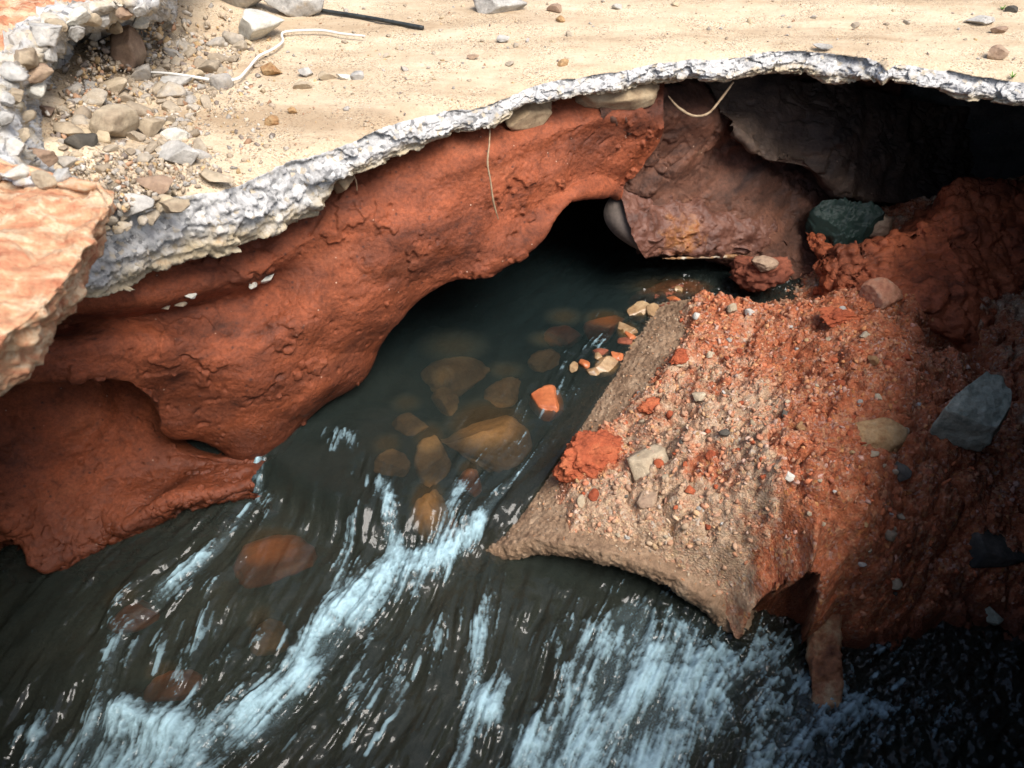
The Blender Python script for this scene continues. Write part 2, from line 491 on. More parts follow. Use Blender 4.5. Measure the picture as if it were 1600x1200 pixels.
# ------------------------------------------------------------------ thin-plate height fields
class TPS:
    def __init__(self, pts, reg=1e-4):
        p = np.asarray(pts, float)
        self.c = p[:, :2]
        n = len(p)
        K = self.U(np.linalg.norm(self.c[:, None] - self.c[None], axis=2)) + reg * np.eye(n)
        Pm = np.c_[np.ones(n), self.c]
        A = np.block([[K, Pm], [Pm.T, np.zeros((3, 3))]])
        self.w = np.linalg.solve(A, np.r_[p[:, 2], np.zeros(3)])
    @staticmethod
    def U(r):
        return np.where(r > 1e-9, r * r * np.log(np.maximum(r, 1e-9)), 0)
    def __call__(self, x, y):
        sh = np.shape(x)
        q = np.c_[np.ravel(x), np.ravel(y)]
        out = self.w[-3] + q @ self.w[-2:]
        for i, c in enumerate(self.c):
            out += self.w[i] * self.U(np.sqrt(((q - c) ** 2).sum(1)))
        return out.reshape(sh)
class Field:
    """z on a regular x,y grid with bilinear lookup"""
    def __init__(self, x0, x1, y0, y1, step):
        self.x = np.arange(x0, x1, step); self.y = np.arange(y0, y1, step)
        self.st = step
        self.X, self.Y = np.meshgrid(self.x, self.y)
        self.Z = np.zeros_like(self.X)
    def at(self, x, y, A=None):
        A = self.Z if A is None else A
        fx = np.clip((np.asarray(x) - self.x[0]) / self.st, 0, len(self.x) - 1.001)
        fy = np.clip((np.asarray(y) - self.y[0]) / self.st, 0, len(self.y) - 1.001)
        i = fx.astype(int); j = fy.astype(int)
        a = fx - i; b = fy - j
        return (A[j, i] * (1-a) * (1-b) + A[j, i+1] * a * (1-b) + A[j+1, i] * (1-a) * b + A[j+1, i+1] * a * b)
    def P(self):
        return np.stack([self.X, self.Y, self.Z], -1)
def seg_dist(X, Y, poly):
    poly = np.asarray(poly, float)[:, :2]
    best = np.full(np.shape(X), 1e9)
    for a, b in zip(poly[:-1], poly[1:]):
        d = b - a
        t = np.clip(((X - a[0]) * d[0] + (Y - a[1]) * d[1]) / (d @ d + 1e-12), 0, 1)
        best = np.minimum(best, np.hypot(X - a[0] - t * d[0], Y - a[1] - t * d[1]))
    return best

# ================================================================== ROAD SLAB with its broken edge
top_px = [(60, 420), (110, 392), (154, 364), (196, 338), (245, 322), (294, 308), (340, 294), (378, 280), (420, 258), (455, 245), (490, 236), (525, 227),
          (575, 206), (625, 189), (660, 180), (695, 171), (740, 163), (782, 152), (806, 140), (828, 130), (865, 121), (905, 115), (975, 105), (1030, 95), (1080, 89),
          (1145, 87), (1180, 80), (1208, 77), (1250, 76), (1285, 79), (1337, 87), (1372, 96), (1386, 108), (1400, 101), (1440, 103), (1477, 106), (1520, 112), (1565, 117), (1600, 122), (1680, 140)]
bot_px = [(60, 470), (130, 465), (180, 440), (245, 413), (300, 400), (350, 385), (413, 360), (450, 348), (476, 338), (504, 297), (525, 277), (560, 266), (590, 255), (639, 234), (674, 217),
          (720, 205), (765, 196), (790, 182), (817, 165), (870, 154), (957, 143), (1038, 130), (1080, 124), (1180, 119), (1264, 115), (1302, 130), (1320, 135),
          (1376, 126), (1390, 118), (1411, 128), (1477, 140), (1512, 152), (1593, 161), (1680, 180)]
top_w = np.array([PZ(x, y, 0.0)[:2] for x, y in top_px])
loop_rest = np.array([(1.90, 2.50), (1.74, 2.15), (1.53, 1.75), (1.34, 1.35), (1.18, 0.95), (1.03, 0.55), (0.86, 0.28), (0.4, 0.2), (-0.3, 0.2), (-0.95, 0.22), (-1.3, 0.45), (-1.42, 0.95), (-1.42, 1.35)])
loop = np.r_[top_w, loop_rest, top_w[:1]]
ntop = len(top_w)
tx = np.array(top_px, float)[:, 0]
bx = np.array(bot_px, float)
ytop_b = np.interp(bx[:, 0], tx, top_w[:, 1])
th_b = np.array([-PY(x, y, yt - 0.008)[2] for (x, y), yt in zip(bot_px, ytop_b)])
s = np.r_[0, np.cumsum(np.linalg.norm(np.diff(loop, axis=0), axis=1))]
vis = np.linspace(s[0], s[ntop - 1], 1350)
hid = np.linspace(s[ntop - 1], s[-1], 240)[1:-1]
si = np.r_[vis, hid]
e = cubic(loop, s, si)
th = np.r_[np.interp(np.interp(vis, s[:ntop], tx), bx[:, 0], th_b), np.full(len(hid), 0.17)]
th = np.clip(th, 0.05, 0.26)
CEN = np.array([0.25, 1.15])
rad_d = e - CEN
rad_l = np.linalg.norm(rad_d, axis=1, keepdims=True)
rad_d = rad_d / rad_l
wob = fbm(np.c_[e, np.zeros(len(e))], 9, 4, 3) * 0.03 + fbm(np.c_[e, np.zeros(len(e))], 40, 3, 4) * 0.012
e = e + rad_d * wob[:, None]
roff = np.r_[np.geomspace(70, 3.2, 12)[:-1], np.linspace(3.2, 0.9, 30)[:-1], np.linspace(0.9, 0.0, 75)]
rows = []
for r in roff:
    rows.append(np.c_[e + rad_d * r, np.zeros(len(e))])
n_top = len(rows)
for v in np.linspace(0, 1, 34)[1:]:
    rec = -0.034 * float(sstep(v, 0.0, 0.6)) + 0.024 * max(0.0, v - 0.7) / 0.3
    rows.append(np.c_[e + rad_d * rec, -th * v])
n_face = len(rows)
for r in list(np.linspace(0.04, 0.5, 20)) + [0.7, 1.0, 1.6, 2.6, 4.0]:
    rows.append(np.c_[e + rad_d * (r - 0.02), -th * (1 - min(1, r / 0.5)) - 0.17 * min(1, r / 0.5)])
P = np.stack(rows)
def rubble_height(x, y):
    """loose rubble banked up against the raised left bank"""
    a = PZ(120, 100, 0.0); b_ = PZ(120, 290, 0.0)
    d = seg_dist(x, y, [PZ(230, 30, 0), PZ(120, 90, 0), PZ(60, 180, 0), PZ(100, 300, 0)])
    return 0.13 * np.exp(-(d / 0.28) ** 2)
Pt = P[:n_top]
rr = np.broadcast_to(roff[:, None], Pt.shape[:2])
near = np.clip(1.6 - rr / 3, 0, 1)
hz = (fbm(Pt, 1.7, 3, 21) * 0.03 + fbm(Pt, 11, 4, 22) * 0.010 + fbm(Pt, 50, 3, 23) * 0.004) * near
hz += rubble_height(Pt[..., 0], Pt[..., 1]) * (1 + 0.6 * fbm(Pt, 8, 4, 24))
hz -= 0.010 * np.exp(-(rr / 0.03) ** 2)
hz[rr < 1e-6] -= 0.002
P[:n_top, :, 2] += hz
for k in range(n_top, n_face):
    v = (k - n_top + 1) / (n_face - n_top)
    P[k, :, 2] += hz[-1] * (1 - v)
Nn = grid_normals(P)
Pf = P[n_top - 1:n_face + 18].copy()
Q = Pf * np.array([1, 1, 2.2])
F1, F2, ID = worley(Q + 0.03 * fbm(Q, 20, 2, 31)[..., None], 22, 30)
G1, G2, IG = worley(Q, 38, 33)
H1, H2, IH = worley(Q, 75, 37)
K1, K2, IK = worley(Q + 0.02 * fbm(Q, 12, 2, 38)[..., None], 9, 39)
dsp = (IK - 0.5) * 0.036 + (ID - 0.5) * 0.014 + fbm(Q, 5, 2, 35) * 0.025 + fbm(Q, 18, 4, 34, 0.6) * 0.010 + (IG - 0.5) * 0.008 + (IH - 0.5) * 0.004 + fbm(Q, 110, 2, 36) * 0.004
fade = np.ones(len(Pf)); fade[0] = 0.0; fade[1] = 0.35; fade[2] = 0.7
hr = -rad_d
dirv = np.zeros_like(Pf); dirv[..., :2] = hr[None]
kk = np.arange(len(Pf))
und = np.clip((kk - (n_face - n_top)) / 6.0, 0, 1)[:, None, None]
dirv = dirv * (1 - und) + np.array([0, 0, -1.0]) * und
P[n_top - 1:n_face + 18] = Pf + dirv * (dsp * fade[:, None])[..., None]
P[n_face + 18:, :, 2] += fbm(P[n_face + 18:], 3, 4, 39) * 0.05
nv, nu = P.shape[:2]
low = np.zeros((nv, nu)); low[n_top:n_face] = np.linspace(0, 1, n_face - n_top)[:, None]; low[n_face:] = 1.0
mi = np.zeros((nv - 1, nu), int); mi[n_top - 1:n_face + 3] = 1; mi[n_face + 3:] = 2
F = grid_faces(nv, nu, wrap=True)[:, ::-1]
road = link('road', np_mesh('road', P.reshape(-1, 3), F, True, {'low': low.ravel()}, mi.reshape(-1)), [M['sand'], M['concrete'], M['soffit']])
tag(road, 'broken concrete road slab under sandy dirt with a jagged hole edge', kind='structure')
def road_z(x, y):
    q = np.array([[x, y, 0.0]])
    near_ = 1.0
    return float((fbm(q, 1.7, 3, 21) * 0.03 + fbm(q, 11, 4, 22) * 0.010)[0] + rubble_height(np.array([x]), np.array([y]))[0] * (1 + 0.6 * float(fbm(q, 8, 4, 24)[0])))
EDGE = e

# ================================================================== EARTH BANKS
def soil_sheet(name, P, mat, amp=1.0, seed=0, crack=1.0):
    n = grid_normals(P)
    h_ = len(P) // 2
    if ((np.array([0.3, 0.6, 0.4]) - P[:h_]) * n[:h_]).sum() < 0: n = -n
    rg_ = np.random.default_rng(seed)
    Wp = P + 0.10 * fbm(P, 2.0, 2, seed + 20)[..., None]
    d = np.zeros(P.shape[:2])
    for wl, am in ((0.62, 0.10), (0.47, 0.08), (0.33, 0.055), (0.21, 0.03), (0.13, 0.016)):
        g_ = rg_.normal(size=3); g_ /= np.linalg.norm(g_)
        ph = (Wp @ g_) / wl + rg_.random()
        d += am * (np.abs(ph - np.floor(ph) - 0.5) - 0.25)
    d += fbm(P, 2.6, 3, seed) * 0.04 + fbm(P, 8, 4, seed + 1, 0.5) * (0.013 if crack < 1 else 0.035) + fbm(P, 45, 3, seed + 2, 0.6) * 0.006
    # broken horizontal ledges
    lz = P[..., 2] * 7 + 2.2 * fbm(P, 2.2, 3, seed + 9) + 0.5 * fbm(P, 12, 3, seed + 10)
    fr = lz - np.floor(lz)
    lm = sstep(fbm(P, 2.5, 3, seed + 11), 0.0, 0.16)
    la = 0.022 if crack > 1 else 0.012
    d += (la * sstep(fr, 0.0, 0.85) - la * sstep(fr, 0.85, 1.0)) * lm
    # flaked patches with sharp rims
    fk = fbm(P, 4.5, 4, seed + 12, 0.55)
    d += (0.016 * sstep(fk, 0.10, 0.115) if crack > 1 else 0.018 * sstep(fk, 0.17, 0.18)) + fbm(P, 95, 2, seed + 14) * 0.005
    rg = fbm(P + fbm(P, 5, 2, seed + 8)[..., None] * 0.12, 5, 4, seed + 3, 0.5, True)
    cm = sstep(fbm(P, 1.8, 2, seed + 13), -0.05, 0.15)
    d -= crack * 0.024 * sstep(rg, 0.40, 0.48) * cm
    if crack > 1:
        F1, F2, ID = worley(P + fbm(P, 8, 3, seed + 5)[..., None] * 0.06, 8, seed + 4)
        d += ((ID - 0.5) * 0.04 - 0.02 * np.exp(-((F2 - F1) / 0.05) ** 2)) * sstep(fbm(P, 3, 2, seed + 7), -0.1, 0.1)
    f1, f2, idp = worley(P, 26, seed + 6)
    d -= 0.016 * np.exp(-(f1 / 0.2) ** 2) * (idp < 0.34)
    f1, f2, idp = worley(P * np.array([0.7, 1, 1.6]), 15, seed + 16)
    d -= 0.030 * np.exp(-(f1 / 0.2) ** 2) * (idp < 0.16) * sstep(fbm(P, 2.3, 2, seed + 17), -0.08, 0.1)
    return P + n * (d * amp)[..., None]

# main red bank below the slab, left of the tunnel (rows run from under the slab down to the overhanging lip, then back under it)
slab_e = lambda px: np.interp(px, tx, top_w[:, 1])
colx = [-80, 60, 180, 300, 413, 504, 590, 674, 765, 860, 957, 1040]
coly = [np.interp(x, bx[:, 0], bx[:, 1]) for x in colx]
r0 = [PY(x, y - 45, slab_e(x) + 0.42) for x, y in zip(colx, coly)]
r1 = [PY(x, y - 12, slab_e(x) + 0.17) for x, y in zip(colx, coly)]
r2 = PYs([(-80, 500, 1.72), (60, 492, 1.80), (180, 470, 1.90), (300, 452, 2.03), (413, 420, 2.15), (490, 365, 2.29), (580, 318, 2.40), (674, 268, 2.52), (765, 240, 2.62), (860, 205, 2.78), (950, 180, 2.93), (1030, 175, 3.05)])
r3 = PYs([(-80, 520, 1.80), (60, 512, 1.88), (180, 493, 1.97), (300, 478, 2.09), (413, 452, 2.19), (500, 400, 2.27), (590, 352, 2.36), (680, 300, 2.48), (770, 272, 2.595), (860, 235, 2.765), (950, 205, 2.935), (1030, 210, 3.07)])
r4 = PYs([(-80, 545, 1.66), (60, 540, 1.74), (180, 530, 1.84), (300, 540, 1.93), (413, 530, 2.03), (510, 470, 2.17), (600, 410, 2.30), (690, 355, 2.43), (775, 315, 2.56), (860, 270, 2.74), (940, 245, 2.92), (1000, 262, 3.05)])
r5 = PYs([(-80, 570, 1.64), (60, 565, 1.70), (180, 560, 1.80), (280, 610, 1.88), (400, 630, 1.97), (500, 560, 2.13), (590, 490, 2.27), (680, 415, 2.40), (775, 365, 2.53), (850, 315, 2.71), (930, 272, 2.92), (975, 285, 3.03)])
lip = PYs([(-80, 585, 1.66), (50, 590, 1.70), (140, 586, 1.75), (205, 597, 1.81), (238, 645, 1.85), (262, 690, 1.87), (330, 692, 1.93), (400, 722, 1.965), (440, 690, 2.03), (500, 630, 2.15), (570, 580, 2.28),
           (625, 500, 2.36), (680, 455, 2.42), (760, 430, 2.48), (820, 390, 2.58), (850, 365, 2.64), (880, 320, 2.74), (910, 303, 2.84), (945, 298, 2.95), (965, 305, 3.02)])
off = lambda L, dx, dy, dz: [p + np.array([dx, dy, dz]) for p in L]
r6 = off(lip, 0.0, 0.09, -0.015)
r7 = off(lip, -0.05, 0.30, 0.02)
r8 = [np.array([p[0] - 0.15, p[1] + 0.75, p[2] + 0.05]) for p in lip]
r9 = [np.array([p[0] - 0.2, p[1] + 1.3, -1.75]) for p in lip]
Pw = net([r0, r1, r2, r3, r4, r5, lip, r6, r7, r8, r9], 620, 360, [0, 0.7, 1.3, 1.7, 2.5, 3.5, 4.5, 4.9, 5.5, 6.2, 7])
Pw = soil_sheet('w', Pw, None, 0.62, 100, 0.8)
o = link('earth_bank', np_mesh('earth_bank', Pw.reshape(-1, 3), grid_faces(*Pw.shape[:2]), True, {'wet': sstep(Pw[..., 2] + 0.06 * fbm(Pw, 7, 3, 190), -0.84, -1.02).ravel()}), M['laterite'])
tag(o, 'smooth red laterite bank under the slab, overhanging the stream', kind='structure')

# lower shelf of soil at the left, behind the overhang, running down into the water
S = [PYs([(-120, 520, 1.95), (30, 540, 2.0), (140, 550, 2.08), (240, 590, 2.2), (320, 650, 2.3), (450, 680, 2.38)]),
     PYs([(-120, 640, 1.75), (40, 640, 1.83), (140, 640, 1.92), (235, 670, 1.98), (305, 700, 1.94), (430, 716, 1.99)]),
     PYs([(-120, 730, 1.60), (30, 728, 1.69), (130, 728, 1.79), (220, 733, 1.83), (290, 726, 1.87), (415, 730, 1.905)]),
     PYs([(-120, 790, 1.50), (15, 772, 1.60), (110, 775, 1.68), (235, 782, 1.70), (292, 748, 1.79), (402, 744, 1.85)]),
     PYs([(-120, 860, 1.44), (8, 845, 1.49), (70, 884, 1.45), (160, 848, 1.565), (242, 800, 1.645), (390, 762, 1.79)])]
S.append(off(S[-1], 0.02, 0.02, -0.05))
S.append(off(S[-1], 0.05, 0.15, -0.5))
Ps = net(S, 300, 260, [0, 1, 2, 3, 4, 4.2, 5])
rowf = sstep(np.linspace(0, 5, 260), 2.6, 4.0)[:, None]
Ps[..., 0] += 0.09 * fbm(Ps, 9, 4, 150, 0.6) * rowf
Ps[..., 1] += 0.09 * fbm(Ps, 9, 4, 151, 0.6) * rowf
Ps = soil_sheet('s', Ps, None, 0.6, 140, 0.9)
o = link('earth_bank', np_mesh('earth_shelf', Ps.reshape(-1, 3), grid_faces(*Ps.shape[:2]), True, {'wet': sstep(Ps[..., 2] + 0.06 * fbm(Ps, 7, 3, 191), -1.03, -1.17).ravel()}), M['laterite'])
o.name = 'earth_shelf'
tag(o, 'low shelf of wet red soil at the water line, left corner', kind='structure')

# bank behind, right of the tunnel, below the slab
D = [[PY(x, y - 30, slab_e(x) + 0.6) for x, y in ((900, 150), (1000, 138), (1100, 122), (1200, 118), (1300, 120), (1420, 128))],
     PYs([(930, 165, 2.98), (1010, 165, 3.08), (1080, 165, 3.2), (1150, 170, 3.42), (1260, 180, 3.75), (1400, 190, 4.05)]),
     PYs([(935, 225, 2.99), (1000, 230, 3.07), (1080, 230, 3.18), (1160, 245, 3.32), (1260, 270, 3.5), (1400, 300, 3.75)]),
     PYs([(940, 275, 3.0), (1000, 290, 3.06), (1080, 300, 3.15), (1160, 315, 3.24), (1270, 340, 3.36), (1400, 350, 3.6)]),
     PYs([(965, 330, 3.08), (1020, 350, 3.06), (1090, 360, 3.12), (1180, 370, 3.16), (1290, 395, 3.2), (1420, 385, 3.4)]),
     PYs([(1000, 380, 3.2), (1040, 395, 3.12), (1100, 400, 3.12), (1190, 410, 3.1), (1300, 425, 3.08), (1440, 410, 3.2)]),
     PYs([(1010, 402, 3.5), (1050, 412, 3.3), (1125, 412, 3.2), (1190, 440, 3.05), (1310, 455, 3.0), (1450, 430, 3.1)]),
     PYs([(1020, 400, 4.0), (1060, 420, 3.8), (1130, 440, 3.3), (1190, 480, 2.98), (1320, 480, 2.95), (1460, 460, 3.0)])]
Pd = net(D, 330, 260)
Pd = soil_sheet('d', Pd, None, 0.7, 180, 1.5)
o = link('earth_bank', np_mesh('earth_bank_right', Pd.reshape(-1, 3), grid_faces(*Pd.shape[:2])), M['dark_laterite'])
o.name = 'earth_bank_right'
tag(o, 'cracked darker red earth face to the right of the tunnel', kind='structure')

# closed ring of earth round the void, under the slab
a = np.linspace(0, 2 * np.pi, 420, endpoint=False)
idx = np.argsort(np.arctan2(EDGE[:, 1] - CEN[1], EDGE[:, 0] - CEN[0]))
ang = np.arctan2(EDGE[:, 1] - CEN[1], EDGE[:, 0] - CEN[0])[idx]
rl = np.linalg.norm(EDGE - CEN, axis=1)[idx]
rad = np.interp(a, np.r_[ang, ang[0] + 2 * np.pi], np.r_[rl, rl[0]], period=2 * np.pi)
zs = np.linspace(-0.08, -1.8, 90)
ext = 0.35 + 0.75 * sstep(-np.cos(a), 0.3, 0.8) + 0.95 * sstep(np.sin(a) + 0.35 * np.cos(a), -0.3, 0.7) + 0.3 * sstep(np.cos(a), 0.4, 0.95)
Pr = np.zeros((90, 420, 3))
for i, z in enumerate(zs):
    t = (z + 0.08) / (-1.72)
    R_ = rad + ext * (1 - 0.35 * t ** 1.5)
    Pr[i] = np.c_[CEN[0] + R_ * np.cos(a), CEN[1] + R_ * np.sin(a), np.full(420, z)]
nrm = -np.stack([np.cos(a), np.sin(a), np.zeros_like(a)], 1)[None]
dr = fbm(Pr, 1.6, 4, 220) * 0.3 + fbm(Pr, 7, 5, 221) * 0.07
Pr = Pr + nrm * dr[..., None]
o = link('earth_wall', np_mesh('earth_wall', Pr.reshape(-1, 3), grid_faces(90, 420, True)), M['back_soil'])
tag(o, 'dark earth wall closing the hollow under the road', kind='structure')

# ================================================================== RAISED LEFT BANK
T = [(-1.3, 0.05, 0.28), (-1.16, 0.55, 0.29), PZ(-30, 540, 0.27), PZ(60, 480, 0.27), PZ(118, 410, 0.28), PZ(150, 345, 0.29), PZ(180, 298, 0.30), PZ(110, 291, 0.30), PZ(25, 284, 0.30), PZ(0, 240, 0.31), PZ(-8, 180, 0.32),
     PZ(22, 120, 0.32), PZ(52, 72, 0.32), PZ(85, 38, 0.33), PZ(150, 12, 0.33), PZ(235, 2, 0.33), PZ(262, -40, 0.33), PZ(330, -110, 0.33)]
B = [(-1.3, 0.05, -0.05), (-1.18, 0.55, -0.03), PZ(-30, 640, 0.03), PZ(48, 592, 0.05), PZ(92, 525, 0.07), PZ(128, 450, 0.08), PZ(150, 335, 0.12), PZ(140, 312, 0.0), PZ(118, 305, 0.0), PZ(108, 262, 0.0), PZ(78, 200, 0.0),
     PZ(85, 150, 0.0), PZ(118, 110, 0.0), PZ(118, 66, 0.06), PZ(165, 60, 0.1), PZ(238, 44, 0.1), PZ(268, 0, 0.02), PZ(335, -70, 0.0)]
T = [np.array(p, float) for p in T]; B = [np.array(p, float) for p in B]
inn = np.array([-0.93, 0.30, 0.0])
lrows = [[p + inn * k + np.array([0, 0, h]) for p in T] for k, h in ((9, 0.02), (3, 0.02), (1.1, 0.02), (0.5, 0.02), (0.2, 0.01), (0.07, 0.004))]
lrows += [T, [t * 0.6 + b_ * 0.4 + np.array([0.01, -0.005, 0]) for t, b_ in zip(T, B)], B, [b_ + inn * 0.15 + np.array([0, 0.02, -0.05]) for b_ in B], [b_ + inn * 0.6 + np.array([0, 0, -0.1]) for b_ in B]]
Pl = net(lrows, 480, 240, [0, 1.0, 1.8, 2.4, 3.0, 3.4, 3.7, 4.5, 5.3, 5.7, 6.2])
n = -grid_normals(Pl)
if n[10, 200, 2] < 0: n = -n
Fw1, Fw2, IDw = worley(Pl + fbm(Pl, 8, 3, 255)[..., None] * 0.05, 12, 250)
Gw1, Gw2, IGw = worley(Pl + fbm(Pl, 20, 2, 256)[..., None] * 0.03, 30, 257)
lowm = sstep(np.linspace(0, 6.2, 240), 2.6, 3.6)[:, None] * sstep(np.linspace(0, 1, 480), 0.40, 0.47)[None]
d = fbm(Pl, 4, 4, 251) * 0.05 + fbm(Pl, 16, 4, 252, 0.55) * 0.022 + ((IDw - 0.5) * 0.028 - 0.008 * np.exp(-((Fw2 - Fw1) / 0.07) ** 2)) * lowm + (IGw - 0.5) * 0.010 + fbm(Pl, 70, 2, 253) * 0.005
d = d + 0.04 * fbm(Pl * np.array([3.0, 16.0, 14.0]), 1.0, 4, 259) * (1 - lowm) + 0.03 * fbm(Pl, 11, 4, 254, 0.55, True) * (1 - lowm)
Pl = Pl + n * d[..., None]
gv = np.linspace(0, 6.2, 240)
u_ = np.linspace(0, 1, 480)
# grey broken pavement shows on the upper edge, red mud on the near lump and on top
edge_m = sstep(gv, 3.1, 3.5)[:, None] * sstep(u_, 0.40, 0.46)[None]
edge_m = np.clip(edge_m + 0.0, 0, 1)
mi = ((edge_m[:-1, :-1] + 0.5 * fbm(Pl[:-1, :-1], 9, 4, 260)) > 0.5).astype(int)
me = np_mesh('left_bank', Pl.reshape(-1, 3), grid_faces(240, 480)[:, ::-1], True, {'low': np.clip(0.55 + 0.9 * fbm(Pl, 5, 3, 258), 0, 1).ravel()}, mi.reshape(-1))
o = link('raised_bank', me, [M['bank_mud'], M['concrete']])
tag(o, 'raised ground on the left, red mud with crumbling grey pavement edge', kind='structure')
LB = Pl

# ================================================================== STREAM BED
WZ_UP, WZ_DN = -1.125, -1.215
bed = Field(-2.6, 3.2, -0.6, 5.4, 0.022)
bp = np.stack([bed.X, bed.Y, bed.Z], -1)
bed.Z = -1.47 - 0.30 * sstep(bed.Y, 2.25, 2.9) * sstep(bed.X, 0.75, 0.3) + fbm(bp, 2.2, 4, 300) * 0.12 + fbm(bp, 9, 4, 301) * 0.04  # bed sunk near the tunnel so the water colour carries its shade
ups = seg_dist(bed.X, bed.Y, [PZ(430, 730, -1.1), PZ(520, 800, -1.1), PZ(640, 815, -1.1), PZ(775, 845, -1.1)])
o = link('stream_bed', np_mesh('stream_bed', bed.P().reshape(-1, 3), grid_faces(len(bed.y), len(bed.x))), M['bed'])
tag(o, 'muddy stream bed under the water', kind='structure')

# ================================================================== CONCRETE PIPE under the mound
C0 = np.array([0.365, 1.41, -1.685]); AX = np.array([0.50, 0.866, 0.045]); AX /= np.linalg.norm(AX)
RO, RI = 0.665, 0.585
SIDE = np.cross(AX, [0, 0, 1.0]); SIDE /= np.linalg.norm(SIDE)     # towards the right of the pipe
UPV = np.cross(SIDE, AX)
chord = np.array([0.935, -0.35, 0.0])
def pipe_pt(th_, r, t):
    """th_ 0 = crown, positive to the right"""
    return C0 + AX * t[..., None] + SIDE * (np.sin(th_) * r)[..., None] + UPV * (np.cos(th_) * r)[..., None]
def mouth_t(th_):
    s_ = np.sin(th_) * RO
    # oblique break following the chord
    return s_ * (chord @ AX) / (chord @ SIDE) + 0.02 * np.cos(3 * th_)
thg = np.linspace(-1.75, 1.75, 330)
prow = []
base_n = fbm(np.stack([np.sin(thg), np.cos(thg), thg * 0], -1), 5, 4, 330) * 0.05
mt = mouth_t(thg) + base_n
for t in np.linspace(1.45, 0.0, 260):
    prow.append(pipe_pt(thg, np.full_like(thg, RO), mt * (1 - t / 1.45) + t))
for k in np.linspace(0, 1, 16)[1:-1]:
    prow.append(pipe_pt(thg, RO + (RI - RO) * k + 0 * thg, mt - 0.012 * np.sin(np.pi * k)))
for t in np.linspace(0.0, 1.45, 90):
    prow.append(pipe_pt(thg, np.full_like(thg, RI), mt * (1 - t / 1.45) + t))
Pp = np.stack(prow)
npn = grid_normals(Pp)
if npn[100, 165] @ UPV < 0: npn = -npn
G1, G2, IG = worley(Pp, 70, 340)
dp = fbm(Pp, 12, 4, 331) * 0.014 + fbm(Pp, 60, 3, 332, 0.6) * 0.012 + (0.5 - G1) * 0.016 * (0.3 + IG)
dp[:260] += fbm(Pp[:260], 5, 4, 334) * 0.012
Pp = Pp + npn * dp[..., None]
M['pipe'] = mat_stone('gritty_pipe_concrete', [(0.3, (0.15, 0.09, 0.055)), (0.5, (0.30, 0.195, 0.12)), (0.72, (0.42, 0.30, 0.20))], 14, 0.9, 0.8, bs=80)
pipe = link('concrete_pipe', np_mesh('concrete_pipe', Pp.reshape(-1, 3), grid_faces(*Pp.shape[:2])), M['pipe'])
tag(pipe, 'buried concrete drain pipe with broken arched mouth pouring water into the stream', 'pipe')
def pipe_top(x, y):
    """height of the outer pipe surface over x,y (nan beside it)"""
    rel = np.stack([x - C0[0], y - C0[1]], -1)
    ax2 = AX[:2] / np.linalg.norm(AX[:2]); sd2 = SIDE[:2]
    t = rel @ ax2; s_ = rel @ sd2
    return t, s_, C0[2] + np.sqrt(np.maximum(RO ** 2 - s_ ** 2, 0)) + t * AX[2]

# ================================================================== GRAVEL MOUND
mp = [(865, 715, -1.0), (900, 760, -1.0), (960, 660, -0.985), (1000, 600, -1.0), (1035, 545, -1.02), (1050, 495, -1.04), (1100, 470, -1.04), (1000, 760, -0.93), (900, 800, -1.03),
      (1100, 600, -0.90), (1130, 500, -0.97), (1200, 455, -0.97), (1300, 455, -0.86), (1250, 560, -0.80), (1200, 650, -0.78), (1300, 700, -0.70), (1150, 800, -0.83), (1260, 850, -0.80),
      (1060, 850, -0.96), (1140, 930, -1.09), (1200, 920, -1.0), (1300, 990, -1.16), (1380, 1010, -1.21), (1350, 900, -0.92), (1400, 800, -0.82), (1400, 600, -0.70), (1380, 500, -0.74), (1450, 470, -0.86),
      (1460, 1000, -1.26), (1500, 700, -0.86), (1600, 650, -0.88), (1500, 900, -1.08), (1600, 1000, -1.2), (1550, 520, -0.92), (1650, 480, -0.85), (1180, 980, -1.26), (1050, 440, -1.2), (980, 480, -1.3),
      (1700, 800, -0.95), (1800, 600, -0.7), (1250, 420, -0.98), (1400, 400, -0.8), (1140, 430, -1.08)]
mp3 = np.array([PZ(x, y, z) for x, y, z in mp])
tps = TPS(mp3, 2e-3)
md = Field(-0.25, 2.75, 0.75, 3.55, 0.0058)
Zm = tps(md.X, md.Y)
q = np.stack([md.X, md.Y, Zm], -1)
Zm = Zm + fbm(q, 3.2, 4, 401) * 0.08 + fbm(q, 11, 5, 402, 0.55) * 0.065
rg = fbm(q + fbm(q, 6, 2, 408)[..., None] * 0.06, 5, 4, 403, 0.55, True)
Zm -= 0.05 * sstep(rg, 0.30, 0.5)
W1, W2, WI = worley(q + 0.03 * fbm(q, 15, 2, 416)[..., None], 9, 417)
crm = sstep(fbm(q, 2.6, 3, 418), -0.12, 0.10)
Zm += ((0.55 - W1) * 0.085 * (0.2 + WI) - 0.03 * np.exp(-((W2 - W1) / 0.07) ** 2)) * crm
F1, F2, ID = worley(q, 20, 404)
Zm += (0.5 - F1) * 0.034 * (0.3 + ID)
F1, F2, ID = worley(q, 58, 405)
Zm += (0.5 - F1) * 0.022 * (0.3 + ID)
Zm += fbm(q, 120, 2, 406) * 0.006
